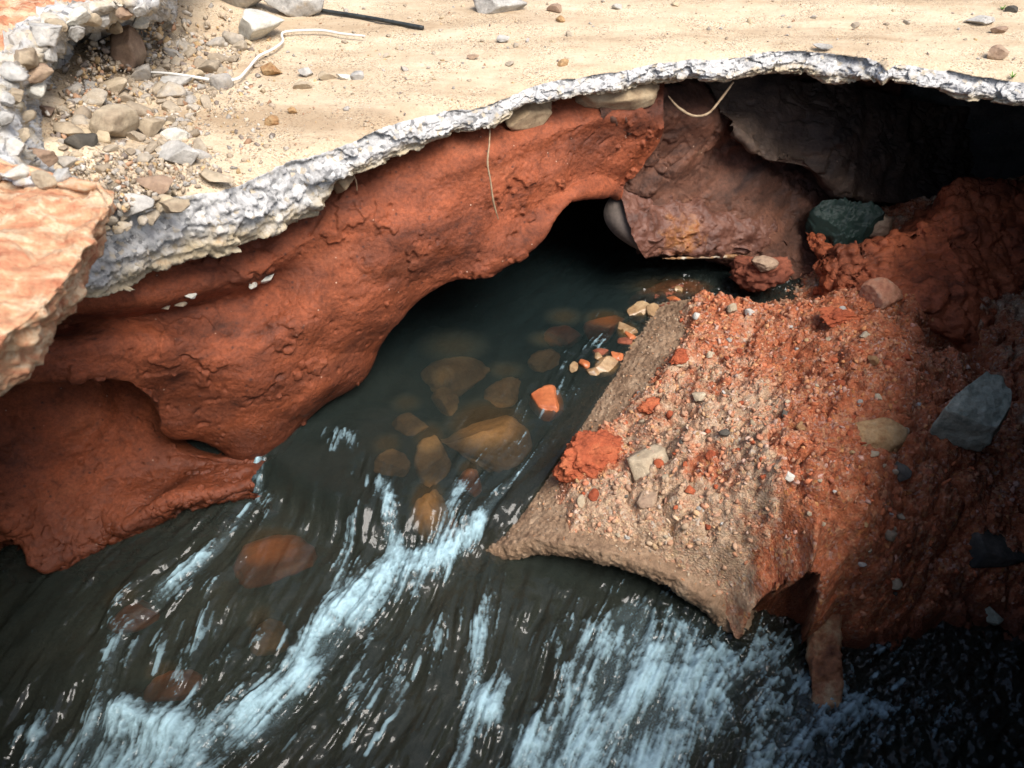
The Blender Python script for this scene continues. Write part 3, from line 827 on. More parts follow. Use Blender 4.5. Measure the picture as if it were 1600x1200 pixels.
# thin edge over the pipe mouth and its left flank: bare pipe shows there
t_, s_, pz = pipe_top(md.X, md.Y)
onpipe = (np.abs(s_) < RO - 0.02) & (t_ > -0.25) & (t_ < 1.42)
th0 = np.arcsin(np.clip(s_ / RO, -1, 1))
tm = np.interp(th0, thg, mt)
side_poly = [PZ(880, 850, -1.03)[:2], PZ(868, 780, -1.03)[:2], PZ(872, 715, -1.02)[:2], PZ(1005, 600, -1.02)[:2], PZ(1050, 545, -1.03)[:2], PZ(1058, 495, -1.06)[:2], PZ(1100, 455, -1.1)[:2], PZ(1140, 420, -1.1)[:2]]
sp_ = np.array(side_poly)
bx_ = np.interp(md.Y, sp_[:, 1], sp_[:, 0])            # x of the cover's left limit at that y
dcov = (md.X - bx_) + 0.05 * fbm(q, 7, 4, 409)
cov = np.minimum(sstep(t_ - tm + 0.03 * fbm(q, 14, 3, 414), -0.012, 0.10), sstep(dcov, -0.02, 0.10))
Zp = pz + 0.008 + cov * 0.05
Zm = np.where(onpipe, np.maximum(np.where(cov > 0.02, np.maximum(Zm, Zp + (Zm - tps(md.X, md.Y)) * 0.6), -9), -9), Zm)
Zm = np.where(onpipe & (cov > 0.02), pz - 0.02 + np.minimum(cov * 1.25, 1) * np.maximum(Zm - pz + 0.02, 0.02), Zm)
gone = onpipe & (cov <= 0.02)
Zm = Zm - (0.7 - 0.56 * sstep(md.X, 0.78, 1.0)) * sstep(md.Y - 0.10 * fbm(q, 6, 3, 413), 2.84 - 0.30 * sstep(md.X, 0.70, 1.15), 3.08 - 0.22 * sstep(md.X, 0.70, 1.15))
# washed-out notch at the front foot of the mound
nc = PZ(1208, 972, -1.16)
nd = ((np.abs(md.X - nc[0]) / 0.120) ** 3.5 + (np.abs(md.Y - nc[1]) / 0.075) ** 3.5) ** (1 / 3.5) + 0.35 * fbm(q, 10, 4, 411)
Zm = np.where(gone, Zm, Zm - 0.30 * sstep(nd, 1.0, 0.86))
# black hollow behind the red blocks on the right
hc = PZ(1490, 545, -0.9)
hd = np.hypot((md.X - hc[0]) / 0.17, (md.Y - hc[1]) / 0.14) + 0.3 * fbm(q, 6, 3, 412)
Zm -= 0.22 * sstep(hd, 1.2, 0.5)
left = md.X < bx_ - 0.10
gone |= (~onpipe) & left
gone |= (s_ < -0.40) & (t_ > -0.3)
gone |= (t_ < tm - 0.01) & (np.abs(s_) < RI - 0.04)
md.Z = Zm
tanm = 0.38 * np.ones_like(Zm)
for (px, py, z), r, a_ in (((1000, 800, -.95), 0.30, 0.45), ((1150, 650, -.8), 0.28, 0.35), ((1080, 870, -.98), 0.2, 0.4), ((940, 720, -1), 0.10, -0.8), ((1350, 650, -.7), 0.22, -0.45), ((1380, 480, -.75), 0.25, -0.6), ((1300, 900, -.9), 0.25, -0.35), ((1250, 560, -.8), 0.16, -0.3), ((1100, 730, -.85), 0.10, -0.5), ((1450, 750, -.8), 0.4, -0.7), ((1150, 480, -1), 0.2, -0.35)):
    p_ = PZ(px, py, z)
    tanm += a_ * np.exp(-(((md.X - p_[0]) ** 2 + (md.Y - p_[1]) ** 2) / r ** 2))
wet = np.clip(sstep(nd, 1.02, 0.9) + sstep(Zm, -1.10, -1.2), 0, 1)
Fm = grid_faces(len(md.y), len(md.x))
gv_ = gone.ravel() | (Zm.ravel() < -5)
Fm = Fm[~gv_[Fm].any(1)]
used = np.zeros(md.X.size, bool); used[Fm.ravel()] = True
remap = np.cumsum(used) - 1
# push gravel facets slightly sideways as well, so the steep sides keep relief
rim_ = sstep(nd, 0.93, 1.02) * sstep(nd, 1.45, 1.1) * sstep(md.Y, nc[1] - 0.06, nc[1] + 0.02)
Pm = md.P()
Pm[..., 1] -= 0.085 * rim_
Pm[..., 2] += 0.012 * rim_
Pm[..., 0] -= 0.05 * rim_ * sstep(md.X, nc[0], nc[0] + 0.1)
Pm = Pm.reshape(-1, 3)[used]
mound = link('gravel_mound', np_mesh('gravel_mound', Pm, remap[Fm], True, {'tan': tanm.ravel()[used], 'wet': wet.ravel()[used]}), M['mound'])
tag(mound, 'mound of gravelly orange laterite heaped over the drain pipe', kind='structure')
COVERED = (~gone) & (Zm > -5)

# ================================================================== STONES
def rot_rand(rng):
    q_ = rng.normal(size=4); q_ /= np.linalg.norm(q_)
    w_, x_, y_, z_ = q_
    return np.array([[1-2*(y_*y_+z_*z_), 2*(x_*y_-z_*w_), 2*(x_*z_+y_*w_)], [2*(x_*y_+z_*w_), 1-2*(x_*x_+z_*z_), 2*(y_*z_-x_*w_)], [2*(x_*z_-y_*w_), 2*(y_*z_+x_*w_), 1-2*(x_*x_+y_*y_)]])
_ico = {}
def ico(sub):
    if sub not in _ico:
        bm = bmesh.new()
        bmesh.ops.create_icosphere(bm, subdivisions=sub, radius=1.0)
        V = np.array([v.co[:] for v in bm.verts]); F_ = np.array([[v.index for v in f.verts] for f in bm.faces])
        bm.free()
        _ico[sub] = (V, F_)
    return _ico[sub]
def stone_verts(seed, sub=4, cuts=13, depth=(0.45, 0.80), rough=0.05, crumb=0.0):
    rng = np.random.default_rng(seed)
    V, F_ = ico(sub)
    V = V * (1 + 0.22 * fbm(V + seed * 3.1, 1.1, 3, seed))[:, None]
    for k in range(cuts):
        n_ = rng.normal(size=3); n_ /= np.linalg.norm(n_)
        h = rng.uniform(*depth)
        dd = V @ n_ - h
        V = V - np.outer(np.maximum(dd, 0) * 0.985, n_)
    nn = V / np.linalg.norm(V, axis=1, keepdims=True)
    V = V + nn * (fbm(V + seed, 3.0, 4, seed + 1, 0.55) * rough * 2 + fbm(V + seed, 10, 3, seed + 2) * rough * 0.5)[:, None]
    if crumb:
        w1, w2, wi = worley(V + seed + 0.15 * fbm(V, 4, 2, seed + 3)[:, None], 3.2, seed + 4)
        x1, x2, xi = worley(V + seed, 8, seed + 5)
        V = V + nn * (((0.5 - w1) * (0.3 + wi) * 1.2 + (0.5 - x1) * 0.35 * (0.3 + xi)) * crumb)[:, None]
    V -= (V.max(0) + V.min(0)) / 2
    V /= (V.max(0) - V.min(0)) / 2
    return V, F_
def stone(name, mat, c, size, seed, rot=0.0, tilt=(0, 0), **kw):
    """size = full extents along its own axes, c = centre"""
    V, F_ = stone_verts(seed, **kw)
    V = V * (np.array(size) / 2)
    R_ = np.array(Matrix.Rotation(rot, 3, 'Z') @ Matrix.Rotation(tilt[0], 3, 'X') @ Matrix.Rotation(tilt[1], 3, 'Y'))
    V = V @ R_.T
    o = link(name, np_mesh(name, V, F_), mat)
    o.location = c
    return o
ST = {
 'grey': mat_stone('grey_stone', [(0.3, (0.20, 0.185, 0.16)), (0.45, (0.36, 0.345, 0.315)), (0.6, (0.48, 0.46, 0.42)), (0.75, (0.46, 0.39, 0.29))], 14),
 'tan': mat_stone('tan_stone', [(0.3, (0.24, 0.18, 0.12)), (0.5, (0.36, 0.29, 0.20)), (0.7, (0.47, 0.39, 0.28))], 10),
 'brown': mat_stone('brown_stone', [(0.3, (0.15, 0.095, 0.065)), (0.5, (0.28, 0.19, 0.13)), (0.7, (0.38, 0.28, 0.19))], 9),
 'white': mat_stone('pale_stone', [(0.3, (0.42, 0.40, 0.34)), (0.5, (0.55, 0.53, 0.46)), (0.7, (0.66, 0.64, 0.57))], 8),
 'dark': mat_stone('dark_stone', [(0.3, (0.03, 0.028, 0.024)), (0.5, (0.07, 0.062, 0.05)), (0.7, (0.15, 0.13, 0.105))], 10),
 'green': mat_stone('grey_green_stone', [(0.28, (0.16, 0.18, 0.14)), (0.45, (0.31, 0.325, 0.25)), (0.6, (0.38, 0.385, 0.30)), (0.75, (0.46, 0.43, 0.32))], 18, 0.9),
 'yellow': mat_stone('ochre_stone', [(0.3, (0.26, 0.12, 0.05)), (0.5, (0.40, 0.25, 0.12)), (0.7, (0.46, 0.33, 0.18))], 18, 0.9),
 'pink': mat_stone('pinkish_stone', [(0.3, (0.27, 0.10, 0.06)), (0.5, (0.42, 0.20, 0.12)), (0.7, (0.45, 0.30, 0.22))], 14, 0.7),
 'red': mat_stone('red_laterite_clod', [(0.3, (0.20, 0.045, 0.02)), (0.5, (0.36, 0.085, 0.035)), (0.7, (0.46, 0.14, 0.06))], 12, 0.9),
 'darkred': mat_stone('dark_red_clod', [(0.3, (0.10, 0.03, 0.018)), (0.5, (0.20, 0.06, 0.032)), (0.7, (0.28, 0.09, 0.05))], 9, 0.9),
 'wet': mat_stone('wet_tan_stone', [(0.3, (0.14, 0.08, 0.04)), (0.5, (0.30, 0.19, 0.10)), (0.7, (0.42, 0.30, 0.17))], 10, 0.3, 0.25, spec=0.5),
 'wetred': mat_stone('wet_orange_stone', [(0.3, (0.30, 0.08, 0.03)), (0.5, (0.42, 0.13, 0.05)), (0.7, (0.48, 0.18, 0.08))], 6, 0.25, 0.3, spec=0.5),
 'sunk': mat_stone('sunken_tan_stone', [(0.3, (0.34, 0.19, 0.085)), (0.5, (0.52, 0.32, 0.16)), (0.7, (0.60, 0.41, 0.23))], 5, 0.2, 0.6),
 'mixr': mat_stone('mixed_rubble', [(0.05, (0.20, 0.155, 0.11)), (0.3, (0.31, 0.25, 0.18)), (0.55, (0.37, 0.31, 0.23)), (0.75, (0.36, 0.34, 0.31)), (0.95, (0.44, 0.35, 0.23))], 14, 0.6, rnd=0.8),
 'mixm': mat_stone('mixed_gravel', [(0.05, (0.09, 0.06, 0.05)), (0.25, (0.32, 0.10, 0.05)), (0.45, (0.36, 0.24, 0.14)), (0.65, (0.42, 0.16, 0.07)), (0.85, (0.46, 0.40, 0.32))], 20, 0.6, rnd=0.85),
}
def on_road(px, py, w_px, h_px, thick=0.6, sink=0.25):
    p = PZ(px, py, 0.03)
    zr = road_z(p[0], p[1])
    p = PZ(px, py, zr + 0.02)
    k = depth_of(p) / FPX
    W_ = w_px * k
    return p, W_, h_px * k
def road_stone(name, label, cat, mat, px, py, wpx, hpx, seed, rot=0.0, lift=0.0, group=None, tilt=(0, 0), **kw):
    p, W_, H_ = on_road(px, py, wpx, hpx)
    L_ = H_ * 1.0; tz = H_ * 0.80; W_ *= 1.08
    zr = road_z(p[0], p[1])
    c = np.array([p[0], p[1], zr + tz * 0.36 + lift])
    o = stone(name, ST[mat], c, (W_, L_, tz), seed, rot, tilt, **kw)
    return tag(o, label, cat, group)

CH = [(78, 52, 44), (46, 84, 34), (30, 112, 30), (62, 112, 28), (88, 88, 26), (34, 150, 28), (64, 140, 26), (18, 190, 26), (50, 182, 24), (34, 228, 38), (72, 238, 34), (96, 262, 28), (58, 276, 34), (16, 262, 30),
      (112, 58, 26), (142, 40, 26), (168, 36, 24), (196, 28, 22), (216, 18, 20), (92, 38, 22), (122, 22, 28), (8, 150, 22), (48, 210, 22), (98, 76, 24), (76, 168, 24), (24, 130, 20), (182, 52, 22), (228, 38, 20), (152, 62, 22)]
def sheet_hit(px, py, arr):
    d = ray(px, py); d = d / np.linalg.norm(d)
    rel = arr.reshape(-1, 3) - np.array([0, 0, CAM_H])
    t = rel @ d
    m = np.linalg.norm(rel - t[:, None] * d, axis=1)
    c = np.where(m < 0.02)[0]
    if len(c) == 0: return arr.reshape(-1, 3)[np.argmin(m)]
    return arr.reshape(-1, 3)[c[np.argmin(t[c])]]
for i, (px, py, r_) in enumerate(CH):
    p = sheet_hit(px, py, LB); k = depth_of(p) / FPX * r_
    o = stone('concrete_chunk', ST[('grey', 'tan', 'grey', 'brown', 'grey', 'tan', 'white')[i % 7]], p, (k * (1.2 + 0.5 * math.sin(i * 3.7) ** 2), k * 1.0, k * 0.9), 560 + i, i * 1.3, (0.3 * math.sin(i * 2.1), 0.3 * math.cos(i * 1.7)), sub=4, rough=0.11, cuts=9)
    tag(o, 'rough concrete chunk in the crumbling grey edge of the raised left bank', 'concrete chunk', 'chunks of the crumbling bank edge')

# --- stones one can tell apart on the road
RS = [
 ('rock', 'grey speckled rock cut by the top frame edge on the sandy road', 'grey', 781, 8, 80, 40, 1, 0.1),
 ('concrete_chunk', 'rough grey concrete chunk at the top beside the black rod', 'grey', 462, 12, 84, 62, 2, 0.3),
 ('concrete_chunk', 'broad grey concrete chunk at the top, left of the rod', 'grey', 382, 2, 92, 48, 3, -0.2),
 ('pale_stone', 'cream flat stone under the white string', 'white', 412, 50, 66, 58, 4, 0.5),
 ('brown_rock', 'long brown block leaning down the rubble slope', 'brown', 197, 78, 52, 84, 5, 0.55),
 ('flat_stone', 'oblong pinkish brown stone lying on the rubble near the slab edge', 'brown', 236, 282, 64, 38, 6, -0.45),
 ('grey_stone', 'rounded dark grey stone at the corner of the slab edge', 'grey', 208, 306, 58, 46, 7, 0.1),
 ('tan_stone', 'small tan stone in front of the grey corner stone', 'tan', 272, 320, 44, 28, 8, 0.2),
 ('long_stone', 'long olive tan stone beside the slab edge', 'tan', 334, 277, 62, 28, 9, -0.35),
 ('pale_stone', 'cream blocky stone beside the red mud lump', 'white', 142, 282, 56, 38, 10, 0.0),
 ('grey_stone', 'light grey lump in the middle of the rubble', 'grey', 280, 240, 62, 44, 11, 0.3),
 ('tan_stone', 'large flat tan stone in the rubble slope', 'tan', 182, 204, 66, 62, 12, 0.9),
 ('tan_stone', 'blocky tan stone above the light grey lump', 'tan', 237, 200, 40, 40, 13, 0.2),
 ('pale_stone', 'whitish stone right of the blocky tan stone', 'white', 272, 208, 40, 28, 14, 0.6),
 ('grey_stone', 'dark grey stone wedged low in the rubble', 'dark', 128, 224, 46, 30, 15, 0.2),
 ('tan_stone', 'tan stone above the dark wedged stone', 'tan', 104, 206, 52, 28, 16, -0.2),
 ('tan_stone', 'tan clump at the foot of the brown block', 'tan', 172, 128, 48, 34, 17, 0.4),
 ('grey_stone', 'pale grey stone beneath the white string', 'grey', 276, 126, 46, 22, 18, 0.0),
 ('pale_stone', 'yellowish flat stone alone on the sand under the string', 'yellow', 423, 107, 32, 24, 19, -0.3),
 ('pebble', 'grey end stone of the pebble row on the sand', 'grey', 477, 110, 22, 18, 20, 0.0),
 ('pebble', 'tan pebble in front of the pebble row', 'tan', 472, 129, 28, 15, 21, 0.0),
 ('pebble', 'tan middle pebble of the pebble row', 'tan', 510, 114, 26, 16, 22, 0.3),
 ('pebble', 'pale long pebble in the pebble row', 'white', 538, 115, 24, 12, 23, -0.2),
 ('pebble', 'grey right-hand stone of the pebble row', 'grey', 557, 114, 20, 16, 24, 0.2),
 ('pebble', 'ochre pebble alone on the sand above the slab edge', 'yellow', 424, 184, 22, 18, 25, 0.0),
 ('pebble', 'small orange pebble right of the ochre pebble', 'yellow', 456, 167, 14, 14, 26, 0.0),
 ('pebble', 'small grey stone on open sand below the black rod', 'grey', 786, 57, 20, 14, 27, 0.1),
 ('clod', 'crumbly brown clod on the sand right of the top rock', 'brown', 866, 11, 22, 16, 28, 0.0),
 ('pebble', 'yellow pebble beside the crumbly brown clod', 'yellow', 876, 26, 14, 12, 29, 0.0),
 ('pebble', 'small grey stone near the top edge, right of the brown clod', 'grey', 964, 6, 16, 12, 30, 0.0),
 ('clod', 'mossy brown crumb on open sand', 'brown', 739, 84, 18, 10, 31, 0.0),
 ('pebble', 'orange tan pebble near the slab edge', 'yellow', 880, 94, 18, 12, 32, 0.3),
 ('flat_stone', 'flat pale grey stone near the slab edge on the right', 'grey', 1287, 68, 30, 12, 33, -0.2),
 ('concrete_chunk', 'grey fragment at the upper right corner of the road', 'grey', 1532, 30, 40, 18, 34, -0.35),
 ('clod', 'grey brown clod near the right frame edge on the slab', 'brown', 1557, 82, 32, 28, 35, 0.2),
 ('clod', 'small brown clod below the upper right fragment', 'brown', 1562, 44, 26, 14, 36, 0.0),
 ('clod', 'dark clod at the very upper right corner', 'dark', 1582, 12, 18, 12, 37, 0.0),
]
for i, (nm, lb, mt_, px, py, wp, hp, sd_, rt) in enumerate(RS):
    road_stone(nm, lb, 'stone', mt_, px, py, wp, hp, 500 + sd_, rt)

# --- shared prototypes for the countable rubble
proto = []
for k in range(12):
    V, F_ = stone_verts(700 + k, 3, 11, (0.45, 0.8), 0.05)
    proto.append(np_mesh('rubble_stone', V, F_))
def scatter_thing(name, mesh, mat, c, size, label, cat, group, rng):
    o = bpy.data.objects.new(name, mesh)
    if not mesh.materials: mesh.materials.append(None)
    COL.objects.link(o)
    o.material_slots[0].link = 'OBJECT'
    o.material_slots[0].material = mat
    o.location = c
    o.scale = size
    o.rotation_euler = (rng.uniform(-0.4, 0.4), rng.uniform(-0.4, 0.4), rng.uniform(0, 6.28))
    return tag(o, label, cat, group)
rng = np.random.default_rng(5)
taken = [(px, py, max(wp, hp) / 2) for _, _, _, px, py, wp, hp, _, _ in RS]
cnt = 0
tries = 0
zone = [(150, 20), (245, 40), (330, 60), (390, 60), (360, 130), (300, 190), (330, 260), (250, 330), (150, 320), (118, 290), (80, 190), (130, 100)]
def inside(px, py, poly):
    c = False
    for (x1, y1), (x2, y2) in zip(poly, poly[1:] + poly[:1]):
        if (y1 > py) != (y2 > py) and px < (x2 - x1) * (py - y1) / (y2 - y1) + x1: c = not c
    return c
while cnt < 210 and tries < 9000:
    tries += 1
    px, py = rng.uniform(70, 400), rng.uniform(15, 330)
    if not inside(px, py, zone): continue
    r = 6 + 17 * rng.random() ** 2.0
    if any((px - a) ** 2 + ((py - b) * 1.2) ** 2 < (0.55 * (r + R2)) ** 2 for a, b, R2 in taken): continue
    taken.append((px, py, r))
    p = PZ(px, py, 0.0); p = PZ(px, py, road_z(p[0], p[1]) + 0.01)
    k = depth_of(p) / FPX * r
    scatter_thing('rubble_stone', proto[rng.integers(12)], ST['mixr'], (p[0], p[1], road_z(p[0], p[1]) + k * 0.25), (k, k * rng.uniform(0.6, 0.95), k * rng.uniform(0.45, 0.75)),
                  'small tan or grey stone in the rubble heap beside the raised left bank', 'stone', 'loose rubble heap stones', rng)
    cnt += 1
cnt = 0
while cnt < 60:
    px, py = rng.uniform(300, 1590), rng.uniform(2, 240)
    if py > np.interp(px, tx, [b for a, b in top_px]) - 14: continue
    if rng.random() < 0.6 and px > 900: continue
    r = 3 + 5 * rng.random() ** 2
    if any((px - a) ** 2 + (py - b) ** 2 < (r + R2 + 4) ** 2 for a, b, R2 in taken): continue
    taken.append((px, py, r))
    p = PZ(px, py, road_z(*PZ(px, py, 0)[:2]))
    k = depth_of(p) / FPX * r
    scatter_thing('pebble', proto[rng.integers(12)], ST['mixr'], (p[0], p[1], p[2] + k * 0.2), (k, k * rng.uniform(0.6, 0.95), k * rng.uniform(0.5, 0.8)),
                  'tiny pebble scattered on the open sandy road surface', 'pebble', 'tiny pebbles on the sandy road', rng)
    cnt += 1

# --- pebble masses nobody could count
def pebble_stuff(name, P_, R_, C_, label, sub=1, seed=0):
    rng = np.random.default_rng(seed)
    pv = []
    for k in range(10):
        V, F_ = stone_verts(900 + seed + k, sub, 9, (0.3, 0.75), 0.06)
        pv.append(V)
    nV = len(pv[0])
    VV = np.zeros((len(P_), nV, 3), np.float32)
    for i in range(len(P_)):
        s3 = R_[i] * np.array([1.15, rng.uniform(0.5, 1), rng.uniform(0.4, 0.8)])
        VV[i] = (pv[rng.integers(10)] * s3) @ rot_rand(rng).T + P_[i]
    FF = (F_[None] + (np.arange(len(P_)) * nV)[:, None, None]).reshape(-1, 3)
    CC = np.repeat(C_, nV, axis=0)
    o = link(name, np_mesh(name, VV.reshape(-1, 3), FF, False, {'col': CC}), M['pebbles'])
    return tag(o, label, kind='stuff')
def pick(cols, n, rng):
    c = np.array(cols)[rng.integers(len(cols), size=n)]
    return np.clip(c * rng.uniform(0.75, 1.25, (n, 1)), 0, 0.8)
RC = [(0.40, 0.32, 0.23), (0.34, 0.27, 0.19), (0.30, 0.27, 0.23), (0.44, 0.36, 0.26), (0.40, 0.33, 0.24), (0.36, 0.29, 0.21), (0.21, 0.17, 0.14), (0.42, 0.29, 0.15), (0.34, 0.2, 0.12), (0.46, 0.42, 0.36)]
rng = np.random.default_rng(8)
pp, pr = [], []
while len(pp) < 3800:
    u = rng.random()
    if u < 0.62:
        px, py = rng.uniform(70, 430), rng.uniform(5, 335)
        if not inside(px, py, zone) and rng.random() < 0.75: continue
        r = 1.6 + 5 * rng.random() ** 2
    else:
        px, py = rng.uniform(200, 1640), rng.uniform(-10, 300)
        dens = 0.9 * math.exp(-((px - 330) / 190) ** 2 - ((py - 180) / 110) ** 2) + 0.5 * math.exp(-((px - 640) / 200) ** 2 - ((py - 70) / 60) ** 2) + 0.22
        if rng.random() > dens: continue
        r = 0.9 + 2.2 * rng.random() ** 3
    if py > np.interp(px, tx, [b for a, b in top_px]) - 8: continue
    p = PZ(px, py, road_z(*PZ(px, py, 0)[:2]))
    pp.append(p + np.array([0, 0, 0.001])); pr.append(depth_of(p) / FPX * r)
pebble_stuff('road_gravel', np.array(pp), np.array(pr), pick(RC, len(pp), rng), 'fine loose gravel strewn over the road dirt', 1, 40)

MC = [(0.40, 0.12, 0.05), (0.34, 0.09, 0.04), (0.36, 0.26, 0.17), (0.42, 0.33, 0.22), (0.24, 0.12, 0.08), (0.12, 0.09, 0.08), (0.46, 0.30, 0.12), (0.44, 0.42, 0.38), (0.30, 0.2, 0.13), (0.44, 0.16, 0.07)]
pp, pr = [], []
rng = np.random.default_rng(9)
def mound_ok(x, y):
    return md.at(x, y, COVERED.astype(float)) > 0.99
while len(pp) < 12500:
    x, y = rng.uniform(-0.1, 1.9, 400), rng.uniform(0.85, 3.1, 400)
    ok = mound_ok(x, y) & (md.at(x, y, tanm) + 0.5 > rng.random(400)) & (md.at(x, y, wet) < 0.5)
    z = md.at(x, y)
    for a, b, c in zip(x[ok], y[ok], z[ok]):
        r = 0.0022 + 0.012 * rng.random() ** 4
        pp.append((a, b, c - r * 0.05)); pr.append(r)
pp = np.array(pp)
tl = np.clip(md.at(pp[:, 0], pp[:, 1], tanm) + 0.6 * fbm(pp, 6.5, 3, 415), 0, 1)[:, None]
mc = pick(MC, len(pp), rng) * 0.42 + 0.58 * (np.array([0.55, 0.385, 0.255]) * tl + np.array([0.48, 0.135, 0.055]) * (1 - tl)) * rng.uniform(0.7, 1.25, (len(pp), 1))
pebble_stuff('mound_gravel', pp, np.array(pr), mc, 'fine gravel and crumbs covering the orange mound', 1, 60)
pg = Pp[20:258:1].reshape(-1, 3)
rng = np.random.default_rng(14)
sel = pg[rng.integers(len(pg), size=9000)]
tt_, sv_, _z = pipe_top(sel[:, 0], sel[:, 1])
keep = (np.abs(sv_) < 0.62) & (sel[:, 2] > -1.2) & (rng.random(9000) < 0.35 + 0.65 * (fbm(sel, 8, 3, 419) > -0.02))
sel = sel[keep]
pebble_stuff('pipe_grit', sel, 0.0016 + 0.0055 * rng.random(len(sel)) ** 2.5, pick([(0.36, 0.27, 0.18), (0.42, 0.33, 0.23), (0.28, 0.2, 0.14), (0.2, 0.15, 0.11), (0.4, 0.2, 0.1)], len(sel), rng), 'sandy grit crusted on the drain pipe', 1, 80)
# countable bigger stones in the mound
protom = []
for k in range(10):
    V, F_ = stone_verts(760 + k, 3, 9, (0.45, 0.85), 0.06)
    protom.append(np_mesh('gravel_stone', V, F_))
rng = np.random.default_rng(10)
cnt = 0; tk = []
while cnt < 150:
    px, py = rng.uniform(880, 1440), rng.uniform(450, 980)
    z = -0.9
    for _ in range(6):
        p = PZ(px, py, z); z = float(md.at(p[0], p[1]))
    if not mound_ok(p[0], p[1]) or float(md.at(p[0], p[1], wet)) > 0.5 or z < -1.3: continue
    r = 4 + 7 * rng.random() ** 2.5
    if any((px - a) ** 2 + (py - b) ** 2 < (r + c + 6) ** 2 for a, b, c in tk): continue
    tk.append((px, py, r))
    k = depth_of(p) / FPX * r
    u = rng.random()
    if u < 0.35: mt_, lb, gp = 'red', 'small crumbly red clod stuck in the gravel mound', 'red clods on the gravel mound'
    elif u < 0.6: mt_, lb, gp = 'tan', 'small tan stone embedded in the gravel mound', 'tan stones in the gravel mound'
    elif u < 0.78: mt_, lb, gp = 'grey', 'small grey stone embedded in the gravel mound', 'grey stones in the gravel mound'
    elif u < 0.9: mt_, lb, gp = 'yellow', 'small ochre stone embedded in the gravel mound', 'ochre stones in the gravel mound'
    else: mt_, lb, gp = 'dark', 'small black stone embedded in the gravel mound', 'black stones in the gravel mound'
    scatter_thing('gravel_stone', protom[rng.integers(10)], ST[mt_], (p[0], p[1], z + k * 0.15), (k, k * rng.uniform(0.65, 1), k * rng.uniform(0.5, 0.9)), lb, 'stone', gp, rng)
    cnt += 1

# --- particular stones on and round the mound
def mound_hit(px, py):
    z = -0.9
    for _ in range(10):
        p = PZ(px, py, z); z = 0.5 * z + 0.5 * float(md.at(p[0], p[1]))
    return PZ(px, py, z)
def mound_stone(name, label, mat, px, py, wpx, hpx, seed, rot=0.0, tilt=(0, 0), up=0.15, thick=0.7, cat='stone', **kw):
    p = mound_hit(px, py)
    k = depth_of(p) / FPX
    o = stone(name, ST[mat], p + np.array([0, 0, hpx * k * up]), (wpx * k, hpx * k, hpx * k * thick), seed, rot, tilt, **kw)
    return tag(o, label, cat)
def outlined(name, mat, px_outline, zs, thick, seed, rough=0.02, fold=0.0, sub=5, power=0.3):
    """body with the plan given by its outline (each corner with its own height) and real thickness below"""
    O = np.array([PZ(x_, y_, z_) for (x_, y_), z_ in zip(px_outline, zs)])
    c_ = O.mean(0)
    A_ = np.c_[O[:, :2] - c_[:2], np.ones(len(O))]
    pl_, *_ = np.linalg.lstsq(A_, O[:, 2], rcond=None)
    ang_ = np.arctan2(O[:, 1] - c_[1], O[:, 0] - c_[0]); o_ = np.argsort(ang_)
    V, F_ = ico(sub)
    th_ = np.arctan2(V[:, 1], V[:, 0])
    # radius of the polygon in each direction
    Q_ = (O[o_][:, :2] - c_[:2]); R_ = np.zeros(len(V))
    for a0, a1 in zip(Q_, np.roll(Q_, -1, 0)):
        dx_, dy_ = np.cos(th_), np.sin(th_); ed = a1 - a0
        den = dx_ * ed[1] - dy_ * ed[0]
        t1 = (a0[0] * ed[1] - a0[1] * ed[0]) / np.where(np.abs(den) < 1e-9, 1e-9, den)
        s1 = (a0[0] * dy_ - a0[1] * dx_) / np.where(np.abs(den) < 1e-9, 1e-9, den)
        R_ = np.where((t1 > 0) & (s1 >= -1e-6) & (s1 <= 1 + 1e-6), t1, R_)
    rho = np.hypot(V[:, 0], V[:, 1]) ** power
    # area-even radius: plates get interior vertices too
    rho = np.where(np.abs(V[:, 2]) > 0.45, np.hypot(V[:, 0], V[:, 1]) / 0.893 * 0.93, 0.93 + 0.07 * (1 - np.abs(V[:, 2]) / 0.45))
    zz = np.clip(V[:, 2] / 0.45, -1, 1)
    x_ = np.cos(th_) * R_ * rho; y_ = np.sin(th_) * R_ * rho
    z_ = pl_[0] * x_ + pl_[1] * y_ + (zz - 1) / 2 * thick
    W_ = np.stack([x_, y_, z_], 1)
    nn_ = np.stack([np.cos(th_) * (1 - np.abs(zz)), np.sin(th_) * (1 - np.abs(zz)), zz], 1)
    dd_ = fbm(W_ + seed, 9, 4, seed, 0.55) * rough * 2 + fbm(W_ + seed, 40, 3, seed + 1) * rough * 0.5
    if fold: dd_ = dd_ + fbm(W_ * np.array([1.5, 0.7, 1.0]) + seed, 13, 3, seed + 2, 0.5, True) * fold
    o = link(name, np_mesh(name, W_ + nn_ * dd_[:, None], F_), mat)
    o.location = (c_[0], c_[1], pl_[2])
    return o
bz = -0.64
o = outlined('boulder', ST['green'], [(1470, 640), (1487, 619), (1513, 598), (1542, 577), (1570, 584), (1586, 612), (1582, 636), (1560, 672), (1536, 668)], [bz - 0.02, bz, bz + 0.02, bz + 0.04, bz + 0.04, bz + 0.01, bz - 0.01, bz - 0.05, bz - 0.05], 0.13, 801, 0.02)
tag(o, 'large flat grey-green rock lying on dark soil at the right', 'stone')
mound_stone('dark_stone', 'small dark stone touching the grey-green rock', 'dark', 1466, 622, 34, 24, 802)
mound_stone('ochre_stone', 'rough ochre yellow stone set in the mound, right side', 'yellow', 1370, 685, 98, 72, 803, -0.1, (0.45, 0.15), 0.0, 0.5)
mound_stone('tan_stone', 'large tan stone in the gravel beside the orange clod', 'tan', 1012, 722, 66, 56, 804, 0.2, (0.4, 0), 0.0, 0.5)
